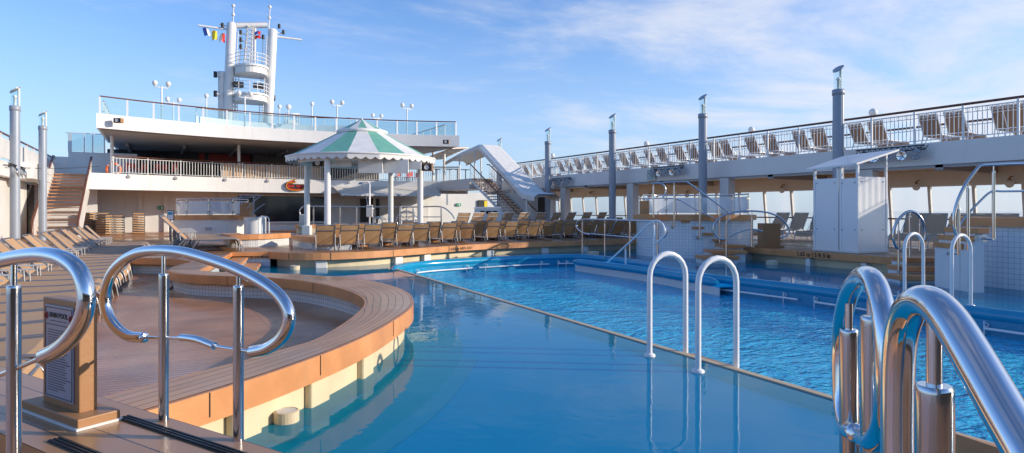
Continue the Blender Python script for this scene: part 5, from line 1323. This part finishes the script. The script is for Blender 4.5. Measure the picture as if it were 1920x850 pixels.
# ---- white shower cabin on the starboard terrace -------------------------------------------------
F1_=P(1528,470,ZT);F2_=P(1608,475.5,ZT); ax=(F2_-F1_).xy.normalized(); ay=Vector((-ax.y,ax.x)); 
if ay.x<0: ay=-ay
Lc=(F2_-F1_).xy.length; D=1.06
r,b=wthing('shower_cabin','white panelled shower cabin with sloping roof on the starboard terrace','cabin',F1_); 
cab=lambda s,t: F1_.xy+ax*(s*Lc)+ay*(t*D)
def cpanel(s0,t0,s1,t1,z0,z1,name='panel',th=.035,mat='white_gloss'):
    A=cab(s0,t0);B=cab(s1,t1); c=(A+B)/2; d=B-A; a=MB(); a.box((c.x,c.y,(z0+z1)/2),(d.length-.06,th,z1-z0),atan2(d.y,d.x),.004); put(a,name,M[mat],r,b)
    for f in (.12,.88):
        for z in (z0+.55,z1-.12): 
            q=A.lerp(B,f); n=Vector((-d.y,d.x)).normalized(); 
            if n.dot(q)>0: n=-n
            q=q+n*.028; a=MB(); a.ball((q.x,q.y,z),.018,6,4); put(a,'panel_screw',M['steel2'],r,b)
zp=2.02
cpanel(0,0,.56,0,ZT+.05,ZT+zp-.06); cpanel(.62,0,1,0,ZT+.05,ZT+zp-.08); cpanel(1,0,1,1,ZT+.05,ZT+zp-.05); cpanel(0,0,0,1,ZT+.05,ZT+zp-.05); cpanel(0,1,1,1,ZT+.05,ZT+zp-.05)
for s,t,z in ((0,0,2.22),(.56,0,2.24),(.63,0,2.24),(1,0,2.26),(1,1,2.58),(0,1,2.55)):
    q=cab(s,t); a=MB(); a.box((q.x,q.y,ZT+z/2),(.06,.06,z),atan2(ax.y,ax.x),.004); put(a,'corner_post',M['white_gloss'],r,b)
a=MB(); vs=[]
for s,t,z in ((-.14,-.12,2.20),(1.06,-.12,2.26),(1.14,1.25,2.66),(-.10,1.25,2.62)):
    q=cab(s,t); vs.append((q.x,q.y,ZT+z))
vs+= [(x,y,z+.05) for x,y,z in vs]; a.add(vs,[(3,2,1,0),(4,5,6,7),(0,1,5,4),(1,2,6,5),(2,3,7,6),(3,0,4,7)]); put(a,'roof',M['white'],r,b)
q=cab(.5,.5); a=MB(); a.box((q.x,q.y,ZT+.03),(Lc+.1,D+.1,.05),atan2(ax.y,ax.x)); put(a,'floor_tray',M['white_soft'],r,b)

# ---- lamps, light rigs, clock, signs -----------------------------------------------------------------
for px,py,l in ((1718,351,'opal globe lamp on the cream beam right of the white cabin'),(1893,345,'opal globe lamp on the cream beam at the far right of the photo'),(1466,357,'opal globe lamp on the cream beam left of the white cabin'),(1371,362,'opal globe lamp on the cream beam right of the second pillar'),
  (1288,366,'opal globe lamp on the cream beam over the tub rails'),(1218,368,'opal globe lamp on the cream beam above the teak post'),(1107,366,'opal globe lamp on the cream beam left of the third pillar'),(1062,367,'opal globe lamp on the cream beam near the fourth pillar')):
    q=onX(px,py,25.55); t=thing('globe_lamp',l,'lamp',(q.x,q.y,q.z),0,'opal globe lamps under the starboard balcony')
    a=MB(); a.ball((0,0,0),.135,14,10); a.build('globe',M['globe'],t)
    a=MB(); a.tube([(0,0,.12),(0,0,.2),(.1,0,.27),(.22,0,.25)],[.07,.03,.02,.02],8); a.build('bracket',M['teak_dark'],t)
def light_rig(px0,px1,py,X,label,n,side=-1):
    A=onX(px0,py,X);B=onX(px1,py,X); r,b=wthing('light_rig',label,'light rig',(A+B)/2,'spotlight rigs on the balcony fronts'); s=side*.22
    a=MB(); 
    for dz in (0,.14): a.tube([(X+s,A.y,A.z+.2+dz),(X+s,B.y,A.z+.2+dz)],.022,6)
    for k in range(13):
        y=A.y+(B.y-A.y)*k/12; y2=A.y+(B.y-A.y)*(k+.5)/12; a.tube([(X+s,y,A.z+.2),(X+s,y2,A.z+.34)],.012,4); a.tube([(X+s,y2,A.z+.34),(X+s,A.y+(B.y-A.y)*min(1,(k+1)/12),A.z+.2)],.012,4)
    for f in (.1,.9): a.tube([(X,A.y+(B.y-A.y)*f,A.z+.27),(X+s,A.y+(B.y-A.y)*f,A.z+.27)],.025,6)
    put(a,'truss',M['black'] if n<6 else M['grey_post'],r,b)
    for k in range(n):
        y=A.y+(B.y-A.y)*(k+.5)/n
        a=MB(); a.lathe([(.05,.22),(.13,.20),(.17,.05),(.18,0),(.16,0),(.10,.03),(.001,.04)],(0,0,0),16); e=radians(-35)
        a.v=[(X+s+side*(.02+(z0*-1+.2)*cos(e)*.0+.16-z0*.7)*1.0*.6, y+x0, A.z+.02+y0*.9+z0*.55) for x0,y0,z0 in a.v]; put(a,'spotlight',M['steel2' if k%2 else 'grey_post'],r,b)
        a=MB(); a.tube([(X+s,y,A.z+.2),(X+s+side*.06,y,A.z+.10)],.018,6)
        for j in range(5): 
            t=2*pi*j/5; a.tube([(X+s+side*.13,y,A.z+.02),(X+s+side*.13,y+.15*cos(t),A.z+.02+.15*sin(t))],.010,4)
        put(a,'yoke',M['alu_light'],r,b)
light_rig(1036,1076,346,22.2,'row of spotlights on the starboard balcony front by the fourth pillar',5)
light_rig(1226,1288,328,22.2,'row of spotlights beside the clock on the starboard balcony front',5)
light_rig(1612,1742,301,22.2,'row of spotlights on the starboard balcony front above the white cabin',5)
light_rig(2,34,322,-5.3,'row of pale spotlights at the left edge by the silver pillar',4,1)
q=onX(1221,328,22.18); r,b=wthing('wall_clock','square white framed clock on the starboard balcony front','clock',q)
a=MB(); a.box(q,(.08,.62,.62),0,.01); put(a,'case',M['cream'],r,b); a=MB(); a.box(q-Vector((.045,0,0)),(.012,.54,.54)); put(a,'dial',paint('dial_grey',(.42,.52,.50),.4),r,b)
for an,l in ((.8,.16),(2.6,.22)):
    a=MB(); a.tube([q-Vector((.058,0,0)),q+Vector((-.058,-l*cos(an),l*sin(an)))],.014,4); put(a,'hand',M['black'],r,b)
a=MB()
for k in range(12): a.box(q+Vector((-.055,.23*cos(k*pi/6),.23*sin(k*pi/6))),(.006,.03,.03))
put(a,'hour_mark',M['black'],r,b)
# flame sign on the middle deck fascia
c=onY(553,348,48.0); Yf=arcM(c.x)-.16; c=onY(553,348,Yf); r,b=wthing('grill_sign','orange and red flame shaped sign on the white middle deck fascia','sign',c); S1=39/FP*cdepth(c.x,c.y)/39
fs=lambda x,y,d=0: Vector((c.x+(x-553)*S1,Yf-.03-d,c.z-(y-348)*S1))
out=[(536,345),(541,341),(548,338.5),(552,336),(554,336),(551.5,340),(555,342.5),(549,344),(545,345.5),(570,345.5),(569.5,349),(572,347.5),(575,347.5),(571,352),(566,356.5),(558,358.3),(546,358),(539,355),(535.5,350)]
a=MB(); n=len(out); vs=[fs(*p) for p in out]+[fs(*p,.10) for p in out]; a.add(vs,[tuple(range(n)),tuple(range(2*n-1,n-1,-1))]+[(i,(i+1)%n,n+(i+1)%n,n+i) for i in range(n)]); put(a,'backing',M['black'],r,b)
for col,pts,rad in (('flame',[(553,337),(545,340.5),(538.5,344.5),(537,350),(540,354.5),(547,356.8),(558,357),(566,355),(571,350.5),(574,348)],.035),('redc',[(551,339),(544,342.5),(540,346.5),(540,351),(544,354),(552,355.2),(560,355),(566,352.8)],.03),('flame',[(555,342.5),(549,342.8),(544,344.5)],.03)):
    a=MB(); a.tube([fs(*p,.12) for p in pts],rad,6,sub=3); put(a,'flame_outline',M[col],r,b)
a=MB()
rr=random.Random(5)
for x0,n_ in ((541.5,4),(555.5,5)):
    for k in range(n_):
        x=x0+k*2.6; a.tube([fs(x,347,.115),fs(x,351.5,.115)],.022,4); 
        if k%2==0: a.tube([fs(x,347.3,.115),fs(x+1.7,347.3,.115),fs(x+1.7,351.3,.115)],.018,4)
        else: a.tube([fs(x,349.3,.115),fs(x+1.7,349.3,.115),fs(x+1.7,351.3,.115),fs(x,351.3,.115)],.018,4)
put(a,'red_lettering',M['redc'],r,b)
# exit signs, life ring, notice on a stand
for px,py,Y,l in ((302,390,50.85,'green exit sign on the cream wall right of the lounger stacks'),(860,384,50.85,'green exit sign on the shaded wall left of the covered stair')):
    q=onY(px,py,Y); r,b=wthing('exit_sign',l,'exit sign',q,'green exit signs'); a=MB(); a.box(q,(.42,.06,.24)); put(a,'plate',M['exit'],r,b)
    a=MB(); a.box(q+Vector((.06,-.035,.0)),(.10,.01,.14)); a.tube([q+Vector((-.12,-.035,-.07)),q+Vector((-.08,-.035,0)),q+Vector((-.12,-.035,.05))],.014,4); put(a,'running_figure',M['flagwhite'],r,b)
q=onY(213,318,46.9); r,b=wthing('life_ring','orange life ring hanging behind the middle deck railing at left','life ring',q)
a=MB(); ring=[q+Vector((.36*cos(t),0,.36*sin(t))) for t in [2*pi*i/28 for i in range(28)]]; a.tube(ring,.085,10,True); put(a,'ring',M['orange'],r,b)
for k in range(4):
    t=pi/4+k*pi/2; a=MB(); a.tube([q+Vector((.36*cos(t+d),0,.36*sin(t+d))) for d in (-.12,0,.12)],.09,10); put(a,'white_band',M['flagwhite'],r,b)
q=camw((320-960)/FP*27,27,.05); r,b=wthing('notice_stand','small notice on a thin stand in front of the far left tub','sign',(q.x,q.y,ZT)); 
a=MB(); a.cyl((q.x,q.y,ZT),(q.x,q.y,1.2),.02,n=8); a.lathe([(.001,.03),(.2,.02),(.2,0)],(q.x,q.y,ZT),16); put(a,'stand',M['black'],r,b)
T=Q(320,404,27); a=MB(); a.box(T,(.30,.03,.42),-TH); put(a,'frame',M['black'],r,b); d=Vector((ST,CT,0)); a=MB(); a.box(T-d*.02,(.25,.012,.36),-TH); put(a,'sheet',M['flagwhite'],r,b); a=MB(); a.box(T-d*.028+Vector((0,0,.08)),(.2,.006,.12),-TH); put(a,'blue_band',paint('notice_blue',(.02,.30,.48),.4),r,b)
# bar deck furniture: red chairs, tan wind breaks
ch=thing('deck_chair','','chair'); a=MB(); a.box((0,0,.45),(.4,.42,.04),0,.015); a.build('seat',M['redc'],ch); a=MB(); a.box((0,-.2,.70),(.38,.03,.36),0,.012); a.build('backrest',M['redc'],ch)
for sx in (-.18,.18):
    for sy in (-.18,.18): a=MB(); a.cyl((sx,sy,0),(sx,sy,.44),.02,n=6); a.build('leg',M['alu'],ch)
first=True; k=0
for px,Y in ((238,48.6),(247,49.4),(259,48.7),(270,49.5),(292,48.8),(306,49.6),(325,48.9),(738,50.2),(746,49.3),(760,50.1),(768,49.4),(779,50.0)):
    q=onY(px,320,Y); o=ch if first else copy_tree(ch); first=False; k+=1; o.location=(q.x,q.y,ZM); o.rotation_euler=(0,0,random.random()*3); tag(o,f'{ORD[k]} red chair from the left behind the middle deck railing','chair','red chairs on the middle deck')
for k in range(9):
    px=416+k*21; q=onY(px,322,48); Yw=arcM(q.x)+.55; q=onY(px,322,Yw); q2=onY(px+19,322,Yw); r,b=wthing('wind_break',f'{ORD[k+1]} tan wind break panel from the left behind the middle deck railing','wind break',(q.x,Yw,ZM),'tan wind breaks on the middle deck')
    a=MB(); a.box(((q.x+q2.x)/2,Yw,ZM+.50),(q2.x-q.x,.04,.95)); put(a,'cloth',M['tanfab'],r,b); a=MB(); a.box((q.x,Yw,ZM+.52),(.06,.07,1.04)); put(a,'post',M['white'],r,b)
# round bar tables at the starboard end of the middle deck
tb=thing('bar_table','','table'); a=MB(); a.lathe([(.001,1.03),(.36,1.03),(.36,1.0),(.001,1.0)],(0,0,0),20,False); a.build('table_top',M['dark'],tb); a=MB(); a.tube([(0,0,.0),(0,0,.03),(0,0,.05),(0,0,1.0)],[.25,.25,.04,.04],12); a.build('stem',M['dark'],tb)
first=True;k=0
for px in (818,843,858,873):
    q=onY(px,320,46.6+.4*(px%3)); o=tb if first else copy_tree(tb); first=False;k+=1; o.location=(q.x,q.y,ZM); tag(o,f'{ORD[k]} dark tall table from the left at the starboard end of the middle deck','table','dark tall tables on the middle deck')
# white bar counter box by the stair foot
q=camw((915-960)/FP*36,36,ZT); r,b=wthing('bar_cart','white counter with small dark windows under the starboard stair','bar cart',(q.x,q.y,ZT))
a=MB(); a.box((q.x,q.y,ZT+.65),(1.5,.7,1.3),-TH,.03); put(a,'body',M['white'],r,b)
for k in (-1,0,1):
    p=q+u*(k*.34+.05)-v*.36; a=MB(); a.box((p.x,p.y,ZT+1.0),(.27,.02,.16),-TH); put(a,'dark_window',M['glass_dark'],r,b)
q=onY(905,383,50.85); r,b=wthing('wall_box','black and yellow box on the shaded wall beside the covered stair','box',q); a=MB(); a.box(q,(.9,.1,.7)); put(a,'case',M['black'],r,b); a=MB(); a.box(q+Vector((.28,-.06,0)),(.3,.03,.6)); put(a,'yellow_door',M['yellow'],r,b)
bpy.context.view_layer.update()
